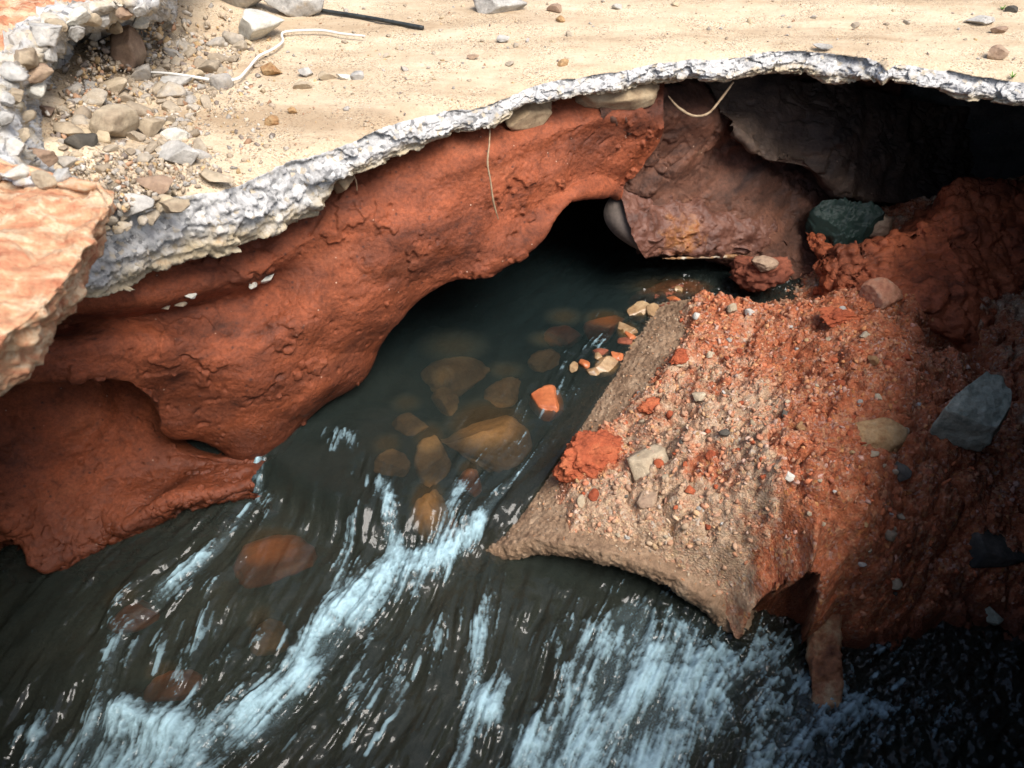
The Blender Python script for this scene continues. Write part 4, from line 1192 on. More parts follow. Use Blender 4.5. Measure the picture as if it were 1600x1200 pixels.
mound_stone('laterite_clod', 'bright orange crumbly clod on the mound edge over the stream', 'red', 925, 712, 124, 92, 805, 0.35, (0.3, 0), 0.0, 0.65, cuts=4, rough=0.2, sub=6, crumb=0.28)
mound_stone('laterite_clod', 'small orange clod at the water side, below the big orange clod', 'red', 886, 738, 48, 44, 806, 0.0, (0.2, 0), 0.1, 0.8, cuts=4, rough=0.14, sub=5, crumb=0.25)
mound_stone('grey_stone', 'dark grey stone embedded low on the mound right edge', 'dark', 1408, 741, 26, 32, 807)
mound_stone('pale_stone', 'cream pebble at the dark hollow in the right mound', 'tan', 1455, 557, 24, 18, 808)
mound_stone('pale_stone', 'white angular chip in the lower middle of the mound', 'white', 1233, 745, 20, 20, 809)
mound_stone('laterite_clod', 'red clod above the small cavity high on the mound', 'red', 1310, 500, 70, 44, 810, 0.2, cuts=4, rough=0.14, sub=5, crumb=0.25)
mound_stone('laterite_clod', 'orange clod on the left shoulder of the mound', 'red', 1062, 560, 44, 30, 811, 0.4, cuts=4, rough=0.14, sub=5, crumb=0.25)
mound_stone('laterite_clod', 'orange clod above the tan stone on the mound', 'red', 1018, 636, 52, 30, 812, 0.1, cuts=4, rough=0.14, sub=5, crumb=0.25)
mound_stone('brown_stone', 'flat brown stone at the pale lower slope of the mound', 'brown', 1010, 780, 36, 30, 813, 0.2, (0.4, 0), 0.0, 0.5)
mound_stone('grey_stone', 'dark wet block in the shadow at the right edge', 'dark', 1548, 858, 96, 66, 814, 0.1, (0.2, 0), 0.1, 0.6)
mound_stone('pale_stone', 'small pale stone in the deep shadow, lower right', 'green', 1550, 965, 26, 36, 815)

# red blocks of earth at the upper right of the mound
def block(name, label, mat, px, py, Y, wpx, hpx, dpt, seed, rot=0, tilt=(0, 0), cat='earth block', **kw):
    p = PY(px, py, Y); k = depth_of(p) / FPX
    kw.setdefault('cuts', 6); kw.setdefault('rough', 0.10); kw.setdefault('sub', 5)
    o = stone(name, ST[mat], p, (wpx * k, dpt, hpx * k), seed, rot, tilt, **kw)
    return tag(o, label, cat)
FB = [PYs([(1318, 388, 3.35), (1400, 378, 3.4), (1450, 340, 3.5), (1500, 295, 3.6), (1570, 283, 3.7), (1700, 280, 3.8)]),
      PYs([(1312, 393, 3.02), (1390, 380, 3.02), (1446, 350, 3.05), (1495, 300, 3.15), (1570, 287, 3.2), (1700, 285, 3.3)]),
      PYs([(1312, 412, 2.90), (1390, 402, 2.88), (1450, 392, 2.86), (1500, 368, 2.90), (1570, 360, 2.95), (1700, 360, 3.0)]),
      PYs([(1320, 442, 2.76), (1390, 440, 2.66), (1450, 438, 2.60), (1500, 440, 2.62), (1565, 440, 2.75), (1700, 440, 2.85)]),
      PYs([(1330, 472, 2.66), (1390, 480, 2.54), (1450, 490, 2.46), (1505, 502, 2.46), (1570, 515, 2.62), (1700, 520, 2.7)]),
      PYs([(1340, 500, 2.58), (1390, 512, 2.50), (1455, 522, 2.43), (1505, 532, 2.43), (1570, 540, 2.62), (1700, 545, 2.75)]),
      PYs([(1345, 500, 2.70), (1395, 515, 2.65), (1460, 522, 2.62), (1505, 530, 2.65), (1570, 545, 2.8), (1700, 550, 2.9)]),
      PYs([(1345, 530, 2.75), (1395, 545, 2.75), (1460, 560, 2.8), (1505, 570, 2.8), (1570, 580, 2.9), (1700, 580, 3.0)])]
FB = [[r_[0] + np.array([-0.05, 0.30, -0.06]), r_[0] + np.array([-0.04, 0.12, -0.02])] + r_ for r_ in FB]
Pf_ = net(FB, 300, 260)
Pf_ = soil_sheet('f', Pf_, None, 0.75, 520, 1.6)
nf = grid_normals(Pf_)
W1, W2, WI = worley(Pf_ + 0.03 * fbm(Pf_, 15, 2, 531)[..., None], 14, 530)
Pf_ = Pf_ - nf * (((0.5 - W1) * 0.05 * (0.2 + WI)) * np.sign((nf[:130] * (Pf_[:130] - np.array([0.3, 0.6, 0.4]))).sum()))[..., None]
o = link('earth_bank', np_mesh('earth_bank_far_right', Pf_.reshape(-1, 3), grid_faces(260, 300)), M['lit_laterite'])
o.name = 'earth_bank_crumbling'
tag(o, 'crumbling red earth bank rising behind the mound at the right', kind='structure')
block('pink_rock', 'pinkish worn rock set in the mound top', 'pink', 1372, 466, 2.56, 70, 74, 0.16, 833, 0.1, (0.5, 0), cat='stone')
block('earth_block', 'small square-edged earth lump beside the stream gap', 'darkred', 1190, 425, 2.95, 96, 62, 0.24, 834, 0.0, (0.1, 0), cuts=3, rough=0.2, crumb=0.2)
block('earth_clod', 'small rounded brown clod on the earth lump by the gap', 'brown', 1195, 412, 2.88, 44, 24, 0.08, 835, 0.0, (0, 0), cat='clod')
block('earth_block', 'dark earth lump in the shade at the right of the mound', 'darkred', 1560, 770, 1.72, 160, 110, 0.3, 836, 0.0, (0.3, 0), crumb=0.25)

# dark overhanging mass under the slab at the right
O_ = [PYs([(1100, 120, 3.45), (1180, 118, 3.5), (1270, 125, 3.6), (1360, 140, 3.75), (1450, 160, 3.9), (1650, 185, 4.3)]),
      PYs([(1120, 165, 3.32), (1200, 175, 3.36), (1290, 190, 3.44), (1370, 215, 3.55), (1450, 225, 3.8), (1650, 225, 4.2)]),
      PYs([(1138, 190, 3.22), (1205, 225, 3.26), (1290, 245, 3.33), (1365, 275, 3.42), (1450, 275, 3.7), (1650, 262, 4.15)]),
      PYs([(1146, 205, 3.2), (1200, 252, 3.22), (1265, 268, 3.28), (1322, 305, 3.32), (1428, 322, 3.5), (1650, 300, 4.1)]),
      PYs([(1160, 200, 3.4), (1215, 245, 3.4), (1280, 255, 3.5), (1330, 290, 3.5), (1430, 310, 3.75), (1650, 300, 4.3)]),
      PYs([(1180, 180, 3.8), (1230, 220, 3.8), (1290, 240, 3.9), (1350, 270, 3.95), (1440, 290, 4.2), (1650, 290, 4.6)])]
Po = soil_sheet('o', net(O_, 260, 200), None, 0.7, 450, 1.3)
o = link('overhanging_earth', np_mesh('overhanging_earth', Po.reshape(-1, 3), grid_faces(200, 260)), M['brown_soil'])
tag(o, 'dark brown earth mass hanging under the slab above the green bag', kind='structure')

# pale cement lumps clinging under the slab
M['clay'] = mat_stone('pale_clay_lump', [(0.3, (0.20, 0.14, 0.085)), (0.5, (0.34, 0.25, 0.15)), (0.7, (0.42, 0.34, 0.22))], 12)
for lb, px, py, Y, wp, hp, sd_, rt in (('pale clay lump clinging under the slab, longer right-hand one', 968, 153, slab_e(968) + 0.06, 140, 38, 861, 0.28), ('pale clay lump clinging under the slab, shorter left-hand one', 825, 178, slab_e(825) + 0.06, 95, 40, 862, 0.5),
                               ('brown clay lump hanging under the slab on the left', 535, 285, slab_e(535) + 0.06, 40, 42, 863, 0.5)):
    p = PY(px, py, Y); k = depth_of(p) / FPX
    tag(stone('clay_lump', M['clay'], p, (wp * k, 0.12, hp * k), sd_, rt), lb, 'clay lump')
# pale stones of the seam in the red bank
def bank_hit(px, py, arr):
    """nearest point of a bank sheet to a viewing ray"""
    d = ray(px, py); d = d / np.linalg.norm(d)
    rel = arr.reshape(-1, 3) - np.array([0, 0, CAM_H])
    t = rel @ d
    m = np.linalg.norm(rel - t[:, None] * d, axis=1)
    c = np.where(m < 0.012)[0]
    if len(c) == 0: return arr.reshape(-1, 3)[np.argmin(m)]
    return arr.reshape(-1, 3)[c[np.argmin(t[c])]]
for lb, px, py, wp, hp, mt_ in (('pale pink stone stuck in the red bank below the slab', 418, 440, 34, 16, 'white'), ('tiny pale stone left of the pink stone in the bank', 399, 447, 14, 9, 'white'), ('small whitish stone in the dark seam of the bank', 302, 466, 18, 11, 'white'),
                                ('small tan stone in the seam left of the whitish one', 285, 478, 20, 10, 'tan'), ('small brown stone in the seam nearest the slab corner', 262, 484, 14, 9, 'tan')):
    p = bank_hit(px, py, Pw); k = depth_of(p) / FPX
    tag(stone('seam_stone', ST[mt_], p, (wp * k, 0.03, hp * k), int(px) + 900, 0.4, sub=3), lb, 'stone')

# ================================================================== BROKEN PIPE FRAGMENT by the tunnel
root = bpy.data.objects.new('pipe_fragment', None); COL.objects.link(root)
tag(root, 'mud-caked broken pipe fragment jutting out beside the tunnel mouth', 'pipe fragment')
fA = PY(962, 298, 3.05); fB = PY(1010, 404, 2.90)      # upper and lower corner of the left end
gA = PY(1190, 285, 3.42); gB = PY(1235, 396, 3.20)
nu_, nv_ = 150, 90
def shell(off_, bulge):
    t = np.linspace(0, 1, nv_)[:, None, None]; u = np.linspace(0, 1, nu_)[None, :, None]
    Lf = fA * (1 - t) + fB * t; Rt = gA * (1 - t) + gB * t
    p = Lf * (1 - u) + Rt * u
    ctr = np.sin(np.pi * np.clip(t, 0, 1)) ** 0.8
    nrm_ = np.array([-0.25, -0.80, 0.25]); nrm_ /= np.linalg.norm(nrm_)
    return p + nrm_ * (ctr * bulge - off_)
outer = shell(0.0, 0.09); inner = shell(0.075, 0.06)
ou = outer + grid_normals(outer) * (fbm(outer, 5, 5, 471) * 0.10 + fbm(outer, 22, 4, 472) * 0.030 - 0.02 * sstep(fbm(outer, 7, 3, 473, 0.5, True), 0.36, 0.48))[..., None]
Fo = grid_faces(nv_, nu_)
nV = nv_ * nu_
Vs = np.r_[ou.reshape(-1, 3), inner.reshape(-1, 3)]
ring = np.r_[np.arange(nu_), np.arange(1, nv_) * nu_ + nu_ - 1, (nv_ - 1) * nu_ + np.arange(nu_ - 2, -1, -1), np.arange(nv_ - 2, 0, -1) * nu_]
rim = np.stack([ring, np.roll(ring, -1), np.roll(ring, -1) + nV, ring + nV], 1)
b = NB('mud_caked_pipe')
c = b.ramp(b.noise(9, 6, 0.65, 0.6), [(0.3, (0.05, 0.022, 0.015)), (0.5, (0.12, 0.05, 0.033)), (0.68, (0.19, 0.095, 0.068))])
rp = PY(1075, 372, 2.93)
vd = b.n.new('ShaderNodeVectorMath'); vd.operation = 'DISTANCE'; vd.inputs[1].default_value = tuple(rp); b.L(b.pos, vd.inputs[0])
rm = b.math('ADD', vd.outputs['Value'], b.math('MULTIPLY', b.math('SUBTRACT', b.noise(14, 5, 0.7, off=3), 0.5), 0.35))
c = b.mix(b.ramp(rm, [(0.02, 0.85), (0.14, 0.0)]), c, b.ramp(b.noise(30, 5, off=5), [(0.3, (0.28, 0.085, 0.02)), (0.6, (0.46, 0.20, 0.05)), (0.75, (0.5, 0.38, 0.24))]))
nb = b.bump(b.noise(40, 7, 0.7), 0.6, 0.012)
M['caked'] = b.done(c, 0.5, nb, 0.4)
link('shell', np_mesh('shell', Vs, np.r_[Fo, rim, Fo[:, ::-1] + nV]), M['caked'], root)
# smooth grey end face, a little proud of the rough shell
M['endgrey'] = mat_stone('smooth_grey_pipe_end', [(0.3, (0.075, 0.06, 0.05)), (0.6, (0.125, 0.10, 0.085))], 7, 0.3, 0.75)
t = np.linspace(-0.02, 0.86, 40)
tt = np.linspace(0.0, 0.9, 40)[:, None]
nrm_ = np.array([-0.25, -0.80, 0.25]); nrm_ /= np.linalg.norm(nrm_)
c1 = fA * (1 - tt) + fB * tt + nrm_ * (np.sin(np.pi * tt) ** 0.8 * 0.09 - 0.012) + np.array([0.02, 0, 0])
c2 = c1 + (np.sin(np.pi * np.clip(tt / 0.9, 0, 1)) ** 0.7) * np.array([-0.115, 0.03, 0.0])
endo = [c1, c2]
endo = np.stack(endo)                     # 2,40,3
back = endo + np.array([0.03, 0.05, -0.01])
Ve = np.concatenate([endo, back]).reshape(-1, 3)
Fe = []
for i in range(39):
    a0, a1 = i, i + 1
    Fe += [[a0, a1, 40 + a1, 40 + a0], [80 + a0, 120 + a0, 120 + a1, 80 + a1], [a0, 80 + a0, 80 + a1, a1], [40 + a0, 40 + a1, 120 + a1, 120 + a0]]
Fe += [[0, 40, 120, 80], [39, 119, 159, 79]]
link('end_face', np_mesh('end_face', Ve, np.array(Fe), False), M['endgrey'], root)
# pale metal lip along the lower edge
M['lip'] = mat_stone('pale_rusty_rim', [(0.3, (0.10, 0.045, 0.02)), (0.5, (0.26, 0.14, 0.06)), (0.65, (0.45, 0.40, 0.31))], 14, 0.4, 0.45, spec=0.5)
lp = [fB * (1 - t) + gB * t + np.array([0, -0.012, 0.004]) for t in (0.10, 0.25, 0.4, 0.55, 0.68)]
link('rim', tube_mesh('rim', lp, [0.002, 0.006, 0.004, 0.010, 0.002], 8, 0.016, 5), M['lip'], root)

# ================================================================== THINGS: bag, rod, string, roots, post
M['bag'] = mat_stone('dark_green_plastic', [(0.3, (0.008, 0.020, 0.017)), (0.6, (0.02, 0.042, 0.035))], 8, 0.3, 0.5, spec=0.35)
bo = [(1266, 322), (1286, 308), (1330, 310), (1372, 318), (1388, 332), (1368, 346), (1352, 366), (1322, 378), (1306, 362), (1282, 346)]
o = outlined('plastic_bag', M['bag'], bo, [PY(x_, y_, 3.26 - 0.10 * (y_ - 308) / 70)[2] for x_, y_ in bo], 0.14, 951, 0.035, 0.03, 6)
tag(o, 'crumpled dark green plastic bag lying below the overhang', 'bag')
block('brown_stone', 'brown stone beside the green plastic bag', 'brown', 1372, 352, 3.25, 60, 40, 0.12, 953, 0.2, (0.2, 0), cat='stone')

b = NB('black_rod'); M['rod'] = b.done(b.ramp(b.noise(40, 4), [(0.3, (0.012, 0.016, 0.017)), (0.7, (0.04, 0.045, 0.045))]), 0.55, b.bump(b.noise(120, 4), 0.3, 0.002), 0.4)
a_, c_ = PZ(500, 12, 0.02), PZ(661, 41, 0.015)
rz = lambda q, h: np.array([q[0], q[1], road_z(q[0], q[1]) + h])
mid_ = (a_ + c_) / 2
zl = max(road_z(*(a_ + (c_ - a_) * t)[:2]) for t in np.linspace(0, 1, 12)) + 0.008
o = link('rod', tube_mesh('rod', [[*a_[:2], zl], [*mid_[:2], zl + 0.003], [*c_[:2], zl]], [0.0085, 0.0085, 0.0085], 12, n=30), M['rod'])
tag(o, 'straight black rod lying on the sandy road at the top', 'rod')
b = NB('white_string'); M['string'] = b.done((0.68, 0.66, 0.60), 0.8, b.bump(b.noise(300, 3), 0.4, 0.002), 0.2)
sp1 = [(222, 126), (255, 119), (300, 120), (340, 124), (368, 121), (385, 105), (405, 83), (425, 72), (440, 60), (442, 46), (470, 43), (500, 43), (535, 49), (570, 53)]
spp = []
for px, py in sp1:
    q_ = PZ(px, py, 0.03)
    spp.append([q_[0], q_[1], road_z(q_[0], q_[1]) + 0.022])
o = link('string', tube_mesh('string', spp, [0.003, 0.006, 0.0065, 0.005, 0.0055, 0.005, 0.005, 0.0055, 0.004], 8, 0.002, 3, n=160), M['string'])
tag(o, 'white string snaking across the rubble and sand', 'string')
b = NB('pale_root'); M['root'] = b.done(b.ramp(b.noise(60, 4), [(0.3, (0.22, 0.14, 0.08)), (0.7, (0.42, 0.32, 0.2))]), 0.7, b.bump(b.noise(160, 4), 0.4, 0.002), 0.3)
def before_bank(px, py, gap):
    p = bank_hit(px, py, Pw); c_ = np.array([0, 0, CAM_H])
    return p + (c_ - p) / np.linalg.norm(c_ - p) * gap
o = link('root', tube_mesh('root', [PY(766, 192, slab_e(766) + 0.03), before_bank(768, 225, 0.05), before_bank(766, 255, 0.05), before_bank(770, 285, 0.06), before_bank(776, 318, 0.06), before_bank(783, 342, 0.05)], [0.0035, 0.003, 0.004, 0.003, 0.0045, 0.002], 7, 0.002, 3, n=60), M['root'])
tag(o, 'thin pale root hanging straight down over the red bank', 'root')
yr = slab_e(1090) + 0.04
o = link('root', tube_mesh('root', [PY(1044, 150, yr), PY(1060, 168, yr - 0.02), PY(1084, 181, yr - 0.04), PY(1105, 178, yr - 0.04), PY(1126, 155, yr - 0.01), PY(1146, 128, yr + 0.02)], [0.003, 0.006, 0.0055, 0.005, 0.0055, 0.004], 8, 0.003, 4, n=60), M['root'])
tag(o, 'bent pale root sagging below the slab edge', 'root')
yr = slab_e(553) + 0.05
o = link('root', tube_mesh('root', [PY(550, 270, yr), PY(556, 282, yr - 0.02), PY(558, 298, yr - 0.02)], [0.003, 0.003, 0.002], 6, n=16), M['root'])
tag(o, 'short thin root under the slab on the left', 'root')

b = NB('weed_leaf'); M['weed'] = b.done((0.10, 0.22, 0.03), 0.6, None, 0.3)
for lb, px, py, h in (('tiny green weed at the slab edge by the right frame edge', 1583, 118, 0.03), ('tiny green weed at the upper right corner of the road', 1566, 14, 0.03)):
    q_ = PZ(px, py, 0.0); q_[2] = road_z(q_[0], q_[1]) - 0.004
    Vw, Fw = [], []
    for i in range(7):
        a_ = i * 0.9 + px; ln = h * (0.6 + 0.4 * math.sin(i * 2.3) ** 2)
        d_ = np.array([math.cos(a_), math.sin(a_), 0.0]); sd_ = np.array([-d_[1], d_[0], 0]) * h * 0.09
        b0 = len(Vw)
        for t_q, wq in ((0, 0.5), (0.45, 1.0), (0.8, 0.7), (1.0, 0.05)):
            cpt = d_ * ln * 0.7 * t_q + np.array([0, 0, ln * (t_q * 1.1 - 0.45 * t_q * t_q)])
            Vw += [cpt - sd_ * wq, cpt + sd_ * wq]
        for k_ in range(3): Fw.append([b0 + 2 * k_, b0 + 2 * k_ + 1, b0 + 2 * k_ + 3, b0 + 2 * k_ + 2])
    o = link('weed', np_mesh('weed', np.array(Vw), np.array(Fw)), M['weed']); o.location = q_
    tag(o, lb, 'weed')
# squared post sticking out of the mound foot into the water
M['post'] = mat_stone('muddy_post', [(0.3, (0.10, 0.035, 0.018)), (0.45, (0.28, 0.12, 0.055)), (0.58, (0.40, 0.28, 0.16)), (0.7, (0.46, 0.38, 0.25))], 11, 0.9, 0.4, spec=0.5)
pa, pb = PZ(1290, 968, -1.11), PZ(1288, 1120, -1.25)
nseg = 70
cl = resample([pa, (pa + pb) / 2 + np.array([0, 0, 0.01]), pb], nseg)
pt_ = []
side_ = np.array([1.0, 0.0, 0.05]); upp = np.array([0, 0.4, 0.9])
pr_ = []
for k_ in np.linspace(0, 1, 40, endpoint=False):
    a4 = k_ * 2 * np.pi
    sx = np.sign(math.cos(a4)) * abs(math.cos(a4)) ** 0.5; sz = np.sign(math.sin(a4)) * abs(math.sin(a4)) ** 0.5
    pr_.append((sx, sz))
pr_ = np.array(pr_)
Vp = cl[:, None, :] + side_ * (pr_[:, 0] * 0.048)[None, :, None] + upp * (pr_[:, 1] * 0.04)[None, :, None]
Vp += grid_normals(Vp) * (fbm(Vp, 10, 4, 481) * 0.05 + fbm(Vp, 50, 4, 482) * 0.014)[..., None]
Fp = grid_faces(nseg, 40, True).tolist() + [list(range(39, -1, -1)), list(range((nseg - 1) * 40, nseg * 40))]
me = bpy.data.meshes.new('post'); me.from_pydata(Vp.reshape(-1, 3).tolist(), [], Fp); me.polygons.foreach_set('use_smooth', [True] * len(me.polygons)); me.update()
tag(link('post', me, M['post']), 'muddy post stub running from the mound foot into the water', 'post')

# ================================================================== STONES IN AND BESIDE THE STREAM
SUNK = []
def water_stone(name, label, mat, px, py, wpx, hpx, top, seed, rot=0.0, thick=0.7, **kw):
    if name == 'sunken_stone':
        kw.setdefault('cuts', 6); kw.setdefault('rough', 0.12)
    """top = height of the stone's top above the water there"""
    z = WZ_UP + top
    p = PZ(px, py, z - 0.02); k = depth_of(p) / FPX
    tz = hpx * k * thick
    SUNK.append((p[0], p[1], wpx * k * 0.55, hpx * k * 0.62, z))
    o = stone(name, ST[mat], p + np.array([0, 0.0, -tz / 2 + 0.02]), (wpx * k, hpx * k * 1.15, tz), seed, rot, **kw)
    return tag(o, label, 'stone')
water_stone('orange_stone', 'bright orange stone breaking the surface in mid stream', 'wetred', 857, 624, 54, 58, 0.03, 1001, 0.2, cuts=9)
water_stone('sunken_stone', 'large tan slab under water in mid stream', 'sunk', 762, 668, 146, 104, -0.012, 1002, -0.3, 0.5)
water_stone('sunken_stone', 'ochre stone under water at the lip of the rapid', 'sunk', 668, 788, 62, 88, -0.01, 1003, 0.1)
water_stone('sunken_stone', 'dim tan stone under water left of the large slab', 'sunk', 674, 705, 60, 70, -0.07, 1004, 0.1)
water_stone('sunken_stone', 'dim broad stone deep in the pool near the tunnel', 'sunk', 712, 575, 110, 70, -0.11, 1005, 0.2)
water_stone('sunken_stone', 'dim greyish stone deep in the pool, right side', 'sunk', 850, 560, 55, 36, -0.09, 1006, 0.2)
water_stone('sunken_stone', 'dim small stone deep in the pool, left side', 'sunk', 695, 620, 44, 44, -0.10, 1007, 0.2)
water_stone('wet_stone', 'wet tan stone at the pipe flank with an orange stripe', 'wet', 948, 570, 46, 34, 0.03, 1008, 0.3)
water_stone('wet_stone', 'wet tan stone upstream, washed by ripples', 'wet', 980, 515, 34, 38, 0.03, 1009, 0.1)
water_stone('wet_stone', 'wet orange stone at the right bank, furthest out', 'wetred', 945, 505, 70, 40, 0.0, 1010, 0.6)
water_stone('wet_stone', 'wet round tan stone beside the muddy shore', 'wet', 998, 485, 40, 28, 0.03, 1011, 0.2)
water_stone('wet_stone', 'glistening brown stone at the muddy shore', 'wet', 1022, 485, 26, 32, 0.04, 1012, 0.2)
water_stone('wet_stone', 'reddish stone on top of the shore cluster', 'darkred', 1050, 478, 34, 26, 0.06, 1013, 0.2)
water_stone('wet_stone', 'pale tan stone at the right of the shore cluster', 'tan', 1062, 508, 32, 22, 0.05, 1014, 0.2)
water_stone('wet_stone', 'brown stone below the shore cluster', 'brown', 1038, 512, 30, 26, 0.05, 1015, 0.1)
rng = np.random.default_rng(77)
for i in range(16):
    t_w = rng.random()
    px = 905 + 165 * t_w + rng.normal() * 14; py = 590 - 125 * t_w + rng.normal() * 12
    water_stone('wet_stone', 'small wet pebble on the stream edge beside the pipe flank', ('wet', 'wetred', 'darkred', 'wet')[i % 4], px, py, rng.uniform(13, 26), rng.uniform(11, 20), 0.025, 1050 + i, rng.random() * 3, sub=3)['group'] = 'small wet stones on the stream edge'
for i, (px, py, wp, hp, tp, mt_, lb) in enumerate(((640, 660, 60, 44, -0.10, 'sunk', 'dim stone under the pool near the red bank'), (790, 610, 70, 40, -0.10, 'sunk', 'dim stone in the pool left of the bright orange stone'), (735, 750, 50, 36, -0.06, 'wetred', 'dim reddish stone in front of the large sunken slab'),
        (610, 720, 56, 50, -0.09, 'sunk', 'dim stone under water above the rapid, left'), (880, 520, 60, 40, -0.07, 'wetred', 'dim reddish stone under water upstream of the ripples'),
        (700, 826, 40, 40, -0.11, 'wetred', 'reddish stone under the foam at the rapid'))):
    water_stone('sunken_stone', lb, mt_, px, py, wp, hp, tp, 1080 + i, i * 0.7)
water_stone('mud_bar', 'low reddish mud bar in the tunnel mouth water', 'darkred', 1050, 452, 150, 50, 0.012, 1016, 0.3, 0.5, cuts=2, rough=0.2)
water_stone('sunken_stone', 'big orange stone under water below the rapid', 'wetred', 428, 868, 130, 84, -0.14, 1017, 0.1, 0.5, cuts=4)
water_stone('sunken_stone', 'dim ochre stone under the calm water, lower left', 'sunk', 418, 990, 60, 56, -0.19, 1018, 0.2)
water_stone('sunken_stone', 'dim red stone under water near the left bank', 'wetred', 205, 955, 80, 50, -0.18, 1019, 0.2)
water_stone('sunken_stone', 'dim brown stone behind the white boil at lower left', 'wetred', 270, 1070, 90, 44, -0.17, 1020, 0.2)

# ================================================================== WATER
wf = Field(-1.95, 2.0, 0.35, 4.5, 0.0056)
X, Y = wf.X, wf.Y
cf = Field(-2.0, 2.1, 0.3, 4.6, 0.04)      # coarse grid for the flow directions
flow = [((950, 420), (800, 560)), ((800, 560), (720, 700)), ((720, 700), (645, 800)), ((850, 720), (730, 850)), ((600, 690), (570, 800)), ((550, 690), (525, 850)), ((620, 780), (592, 850)), ((500, 900), (450, 1020)),
        ((430, 740), (330, 860)), ((330, 860), (170, 970)), ((600, 900), (480, 1040)), ((480, 1040), (330, 1170)), ((200, 960), (130, 1150)), ((330, 900), (270, 1050)), ((900, 900), (820, 1080)),
        ((1000, 900), (930, 1080)), ((1100, 960), (1030, 1150)), ((950, 1100), (890, 1250)), ((760, 900), (745, 1020)), ((750, 1000), (690, 1150)), ((1250, 1010), (1150, 1120)), ((1450, 1050), (1300, 1180)), ((100, 1000), (20, 1150))]
fxn = np.zeros_like(cf.X); fyn = np.zeros_like(cf.X)
for a_, b_ in flow:
    A_, B_ = PZ(*a_, -1.18), PZ(*b_, -1.18)
    dv = (B_ - A_)[:2]; dv /= np.linalg.norm(dv)
    c_ = (A_ + B_)[:2] / 2
    wgt = 1 / ((cf.X - c_[0]) ** 2 + (cf.Y - c_[1]) ** 2 + 0.004) ** 1.5
    fxn += wgt * dv[0]; fyn += wgt * dv[1]
fl = np.hypot(fxn, fyn) + 1e-9
fxn /= fl; fyn /= fl
fxn, fyn = wf_f = (cf.at(X, Y, fxn), cf.at(X, Y, fyn))
q = np.stack([X, Y, 0 * X], -1).astype(np.float32)
ca = fbm(q, 4, 2, 600) * 0.35
fxn, fyn = fxn * np.cos(ca) - fyn * np.sin(ca), fxn * np.sin(ca) + fyn * np.cos(ca)
def nearest(x, y):
    i = np.clip(((x - wf.x[0]) / wf.st + 0.5).astype(np.int32), 0, len(wf.x) - 1)
    j = np.clip(((y - wf.y[0]) / wf.st + 0.5).astype(np.int32), 0, len(wf.y) - 1)
    return j, i
rngw = np.random.default_rng(21)
_imp = (rngw.random(X.shape) > 0.9978).astype(np.float32)
_imp = _imp + 0.7 * (np.roll(_imp, 1, 0) + np.roll(_imp, -1, 0) + np.roll(_imp, 1, 1) + np.roll(_imp, -1, 1)) + 0.4 * (np.roll(_imp, (1, 1), (0, 1)) + np.roll(_imp, (-1, 1), (0, 1)) + np.roll(_imp, (1, -1), (0, 1)) + np.roll(_imp, (-1, -1), (0, 1)))
srcs = [rngw.random(X.shape).astype(np.float32), fbm(q, 70, 2, 610), fbm(q, 24, 2, 611), fbm(q, 9, 3, 632), _imp]
accs = [v.copy() for v in srcs]
tot = 1.0
LST = 18
for sgn in (1, -1):
    x, y = X.astype(np.float32).copy(), Y.astype(np.float32).copy()
    for k_ in range(LST):
        j, i = nearest(x, y)
        x += (sgn * wf.st) * fxn[j, i]; y += (sgn * wf.st) * fyn[j, i]
        j, i = nearest(x, y)
        wk = 1 - k_ / LST
        for n_, (a_, v) in enumerate(zip(accs, srcs)):
            if n_ < 4 or k_ < 7: a_ += v[j, i] * wk
S1, S2, S3, S4, S5 = [(v - v.mean()) / v.std() for v in accs]
# level: a small step where the stream drops, a pool above, faster water below
step_line = np.array([PZ(x_, y_, -1.15)[:2] for x_, y_ in ((380, 735), (470, 800), (560, 850), (640, 850), (775, 848), (1000, 780))])
ord_ = np.argsort(step_line[:, 0])
ys = np.interp(X, step_line[ord_, 0], step_line[ord_, 1])
up_ = sstep(Y - ys + 0.05 * fbm(q, 7, 3, 612), -0.03, 0.16)
ts, ss_, _ = pipe_top(X, Y)
in_pipe = (ss_ > -0.40) & (ts > -0.6) & (ts < 1.46)
up_ = np.where((X > step_line[:, 0].max()) & (Y < 2.3), 0, up_) * np.where(in_pipe, 0, 1)
Z = WZ_DN + (WZ_UP - WZ_DN) * up_ + 0.012 * sstep(Y, 1.9, 2.7) * up_
fm = np.zeros_like(X)
def stroke(pts, wd, amt):
    global fm
    poly = [PZ(a, b, -1.18) for a, b in pts]
    fm = fm + amt * np.exp(-(seg_dist(X, Y, poly) / wd) ** 2) * (1 - 0.5 * np.clip(fm, 0, 1))
stroke([(868, 700), (800, 765), (745, 825)], 0.035, 0.65)
stroke([(745, 832), (690, 862), (620, 880), (560, 915), (500, 985), (440, 1065), (380, 1125)], 0.055, 1.0)
stroke([(640, 885), (560, 935), (500, 1010), (420, 1100), (300, 1170), (200, 1215)], 0.12, 0.62)
stroke([(408, 728), (395, 775), (330, 850), (250, 905)], 0.04, 0.75)
stroke([(300, 880), (180, 975), (160, 1060), (150, 1120)], 0.07, 0.55)
stroke([(190, 1110), (265, 1130)], 0.055, 1.1)
stroke([(80, 1190), (250, 1180)], 0.11, 0.6)
stroke([(605, 770), (615, 850)], 0.04, 0.95)
stroke([(545, 820), (520, 920)], 0.04, 0.65)
stroke([(550, 690), (572, 800)], 0.03, 0.42)
stroke([(715, 770), (690, 835)], 0.035, 0.65)
stroke([(480, 690), (540, 700)], 0.06, 0.36)
stroke([(800, 700), (720, 790)], 0.10, 0.28)
stroke([(910, 890), (890, 960)], 0.03, 0.40)
stroke([(960, 960), (900, 1210)], 0.18, 0.62)
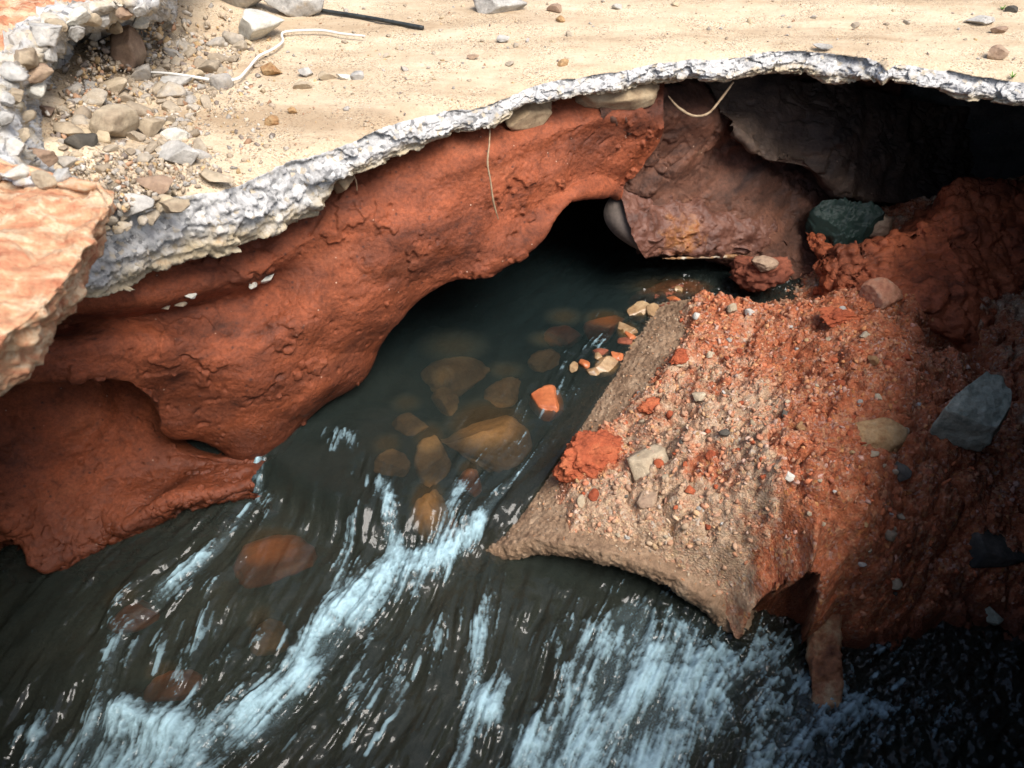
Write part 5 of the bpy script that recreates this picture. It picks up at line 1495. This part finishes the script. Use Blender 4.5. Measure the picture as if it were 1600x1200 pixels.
stroke([(1060, 960), (1010, 1210)], 0.18, 0.72)
stroke([(1140, 985), (1100, 1100)], 0.10, 0.75)
stroke([(1020, 920), (1120, 975)], 0.07, 0.5)
stroke([(745, 1080), (760, 1100)], 0.05, 0.9)
stroke([(775, 890), (748, 1000), (735, 1100), (710, 1210)], 0.04, 0.66)
stroke([(800, 1150), (1000, 1230)], 0.13, 0.5)
stroke([(1180, 1010), (1260, 1060), (1200, 1200)], 0.13, 0.58)  # right-hand strokes from here paint rippled sky reflections as froth
stroke([(1350, 1100), (1300, 1200)], 0.17, 0.5)
stroke([(1430, 1060), (1460, 1100)], 0.10, 0.36)
stroke([(40, 1130), (20, 1200)], 0.10, 0.45)
stroke([(640, 1000), (560, 1180)], 0.10, 0.28)
stroke([(700, 960), (690, 1000)], 0.06, 0.42)
stroke([(250, 1000), (330, 1080)], 0.20, 0.22)
stroke([(960, 520), (850, 640)], 0.10, 0.27)
tmx = np.interp(np.arcsin(np.clip(ss_ / RO, -1, 1)), thg, mt)
shade_ = np.where(np.abs(ss_) < 0.5, sstep(ts - tmx + 0.05 * S4, -0.15 - 0.12 * sstep(ss_, 0.15, -0.2), -0.03 - 0.08 * sstep(ss_, 0.15, -0.2)), 0)
fm = np.clip(fm, 0, 1.3) * (1 - 0.85 * shade_)
fc = np.clip(fm, 0, 1)
bub = fbm(q + 0.012 * np.stack([S4, S3, S2], -1), 30, 4, 631, 0.6); bub /= bub.std()
blob = fbm(q, 30, 3, 633, 0.6); blob /= blob.std()
calm = sstep(X, 0.42, 0.75)           # right of the pipe mouth broken froth colour stands in for sky reflected in ripples
boil = np.exp(-(seg_dist(X, Y, [PZ(760, 838, -1.18), PZ(690, 862, -1.18), PZ(620, 880, -1.18), PZ(560, 915, -1.18), PZ(500, 985, -1.18)]) / 0.10) ** 2)
boil = np.clip(boil + np.exp(-(seg_dist(X, Y, [PZ(180, 1110, -1.18), PZ(270, 1140, -1.18)]) / 0.12) ** 2) + 0.5 * np.exp(-(seg_dist(X, Y, [PZ(400, 740, -1.18), PZ(330, 850, -1.18)]) / 0.08) ** 2), 0, 1)
str_ = 0.55 * S1 + 0.45 * S2 + 0.25 * S3 + 0.95 * S4 + 0.45 * blob
str_ = str_ / str_.std()
str_ = str_ * (1 - 0.75 * boil) + (0.8 * bub + 0.5 * S4 + 0.2 * S2) * 0.75 * boil
str_ = str_ * (1 - 0.8 * calm) + (0.8 * bub + 0.4 * blob + 0.5 * S4 + 0.3 * S2) * 0.8 * calm
thr = 1.62 - 2.75 * fm + 1.2 * sstep(fm, 0.12, 0.0)
foam = np.clip((str_ - thr) / 3.0, 0, 1) * (0.6 + 0.4 * fc) + 0.10 * sstep(fm, 0.2, 0.9)  # froth cover, with sky-reflection streaks painted in the same colour
dash = np.clip((S5 - 1.2) / 2.6, 0, 1) * (0.06 + 0.55 * sstep(fm, 0.03, 0.35)) * sstep(fbm(q, 4, 2, 634), -0.10, 0.12) * (1 - shade_) * sstep(Y, 2.5, 2.0)
foam = np.clip(np.maximum(foam, dash), 0, 1)
live = np.minimum(0.30 + 1.0 * np.clip(fm * 1.5, 0, 1) + 0.5 * (1 - up_), 1.5)
Z = Z + (S2 * 0.0010 + S3 * 0.0028 + S1 * 0.0002 + S4 * 0.005 + blob * 0.0009) * live + fbm(q, 5, 3, 620) * 0.035 * (0.3 + 0.7 * (1 - up_)) + 0.004 * blob * calm
turb = fbm(q, 26, 4, 621, 0.6)
Z = Z + foam * (0.010 + 0.022 * turb) + 0.03 * np.exp(-(seg_dist(X, Y, [PZ(690, 862, -1.18), PZ(560, 915, -1.18), PZ(440, 1065, -1.18)]) / 0.06) ** 2)
Z += 0.05 * np.exp(-(seg_dist(X, Y, [PZ(190, 1110, -1.18), PZ(260, 1130, -1.18)]) / 0.06) ** 2)
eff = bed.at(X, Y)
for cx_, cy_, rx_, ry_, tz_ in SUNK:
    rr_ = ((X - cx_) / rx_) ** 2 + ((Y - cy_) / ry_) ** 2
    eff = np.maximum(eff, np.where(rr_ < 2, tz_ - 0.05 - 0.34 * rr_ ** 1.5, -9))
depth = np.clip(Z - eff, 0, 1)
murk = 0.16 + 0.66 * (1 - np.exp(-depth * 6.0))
wf.Z = Z
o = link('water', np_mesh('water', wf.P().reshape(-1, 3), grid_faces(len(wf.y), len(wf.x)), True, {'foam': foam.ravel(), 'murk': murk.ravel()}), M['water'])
tag(o, 'rushing stream water with white froth', kind='structure')
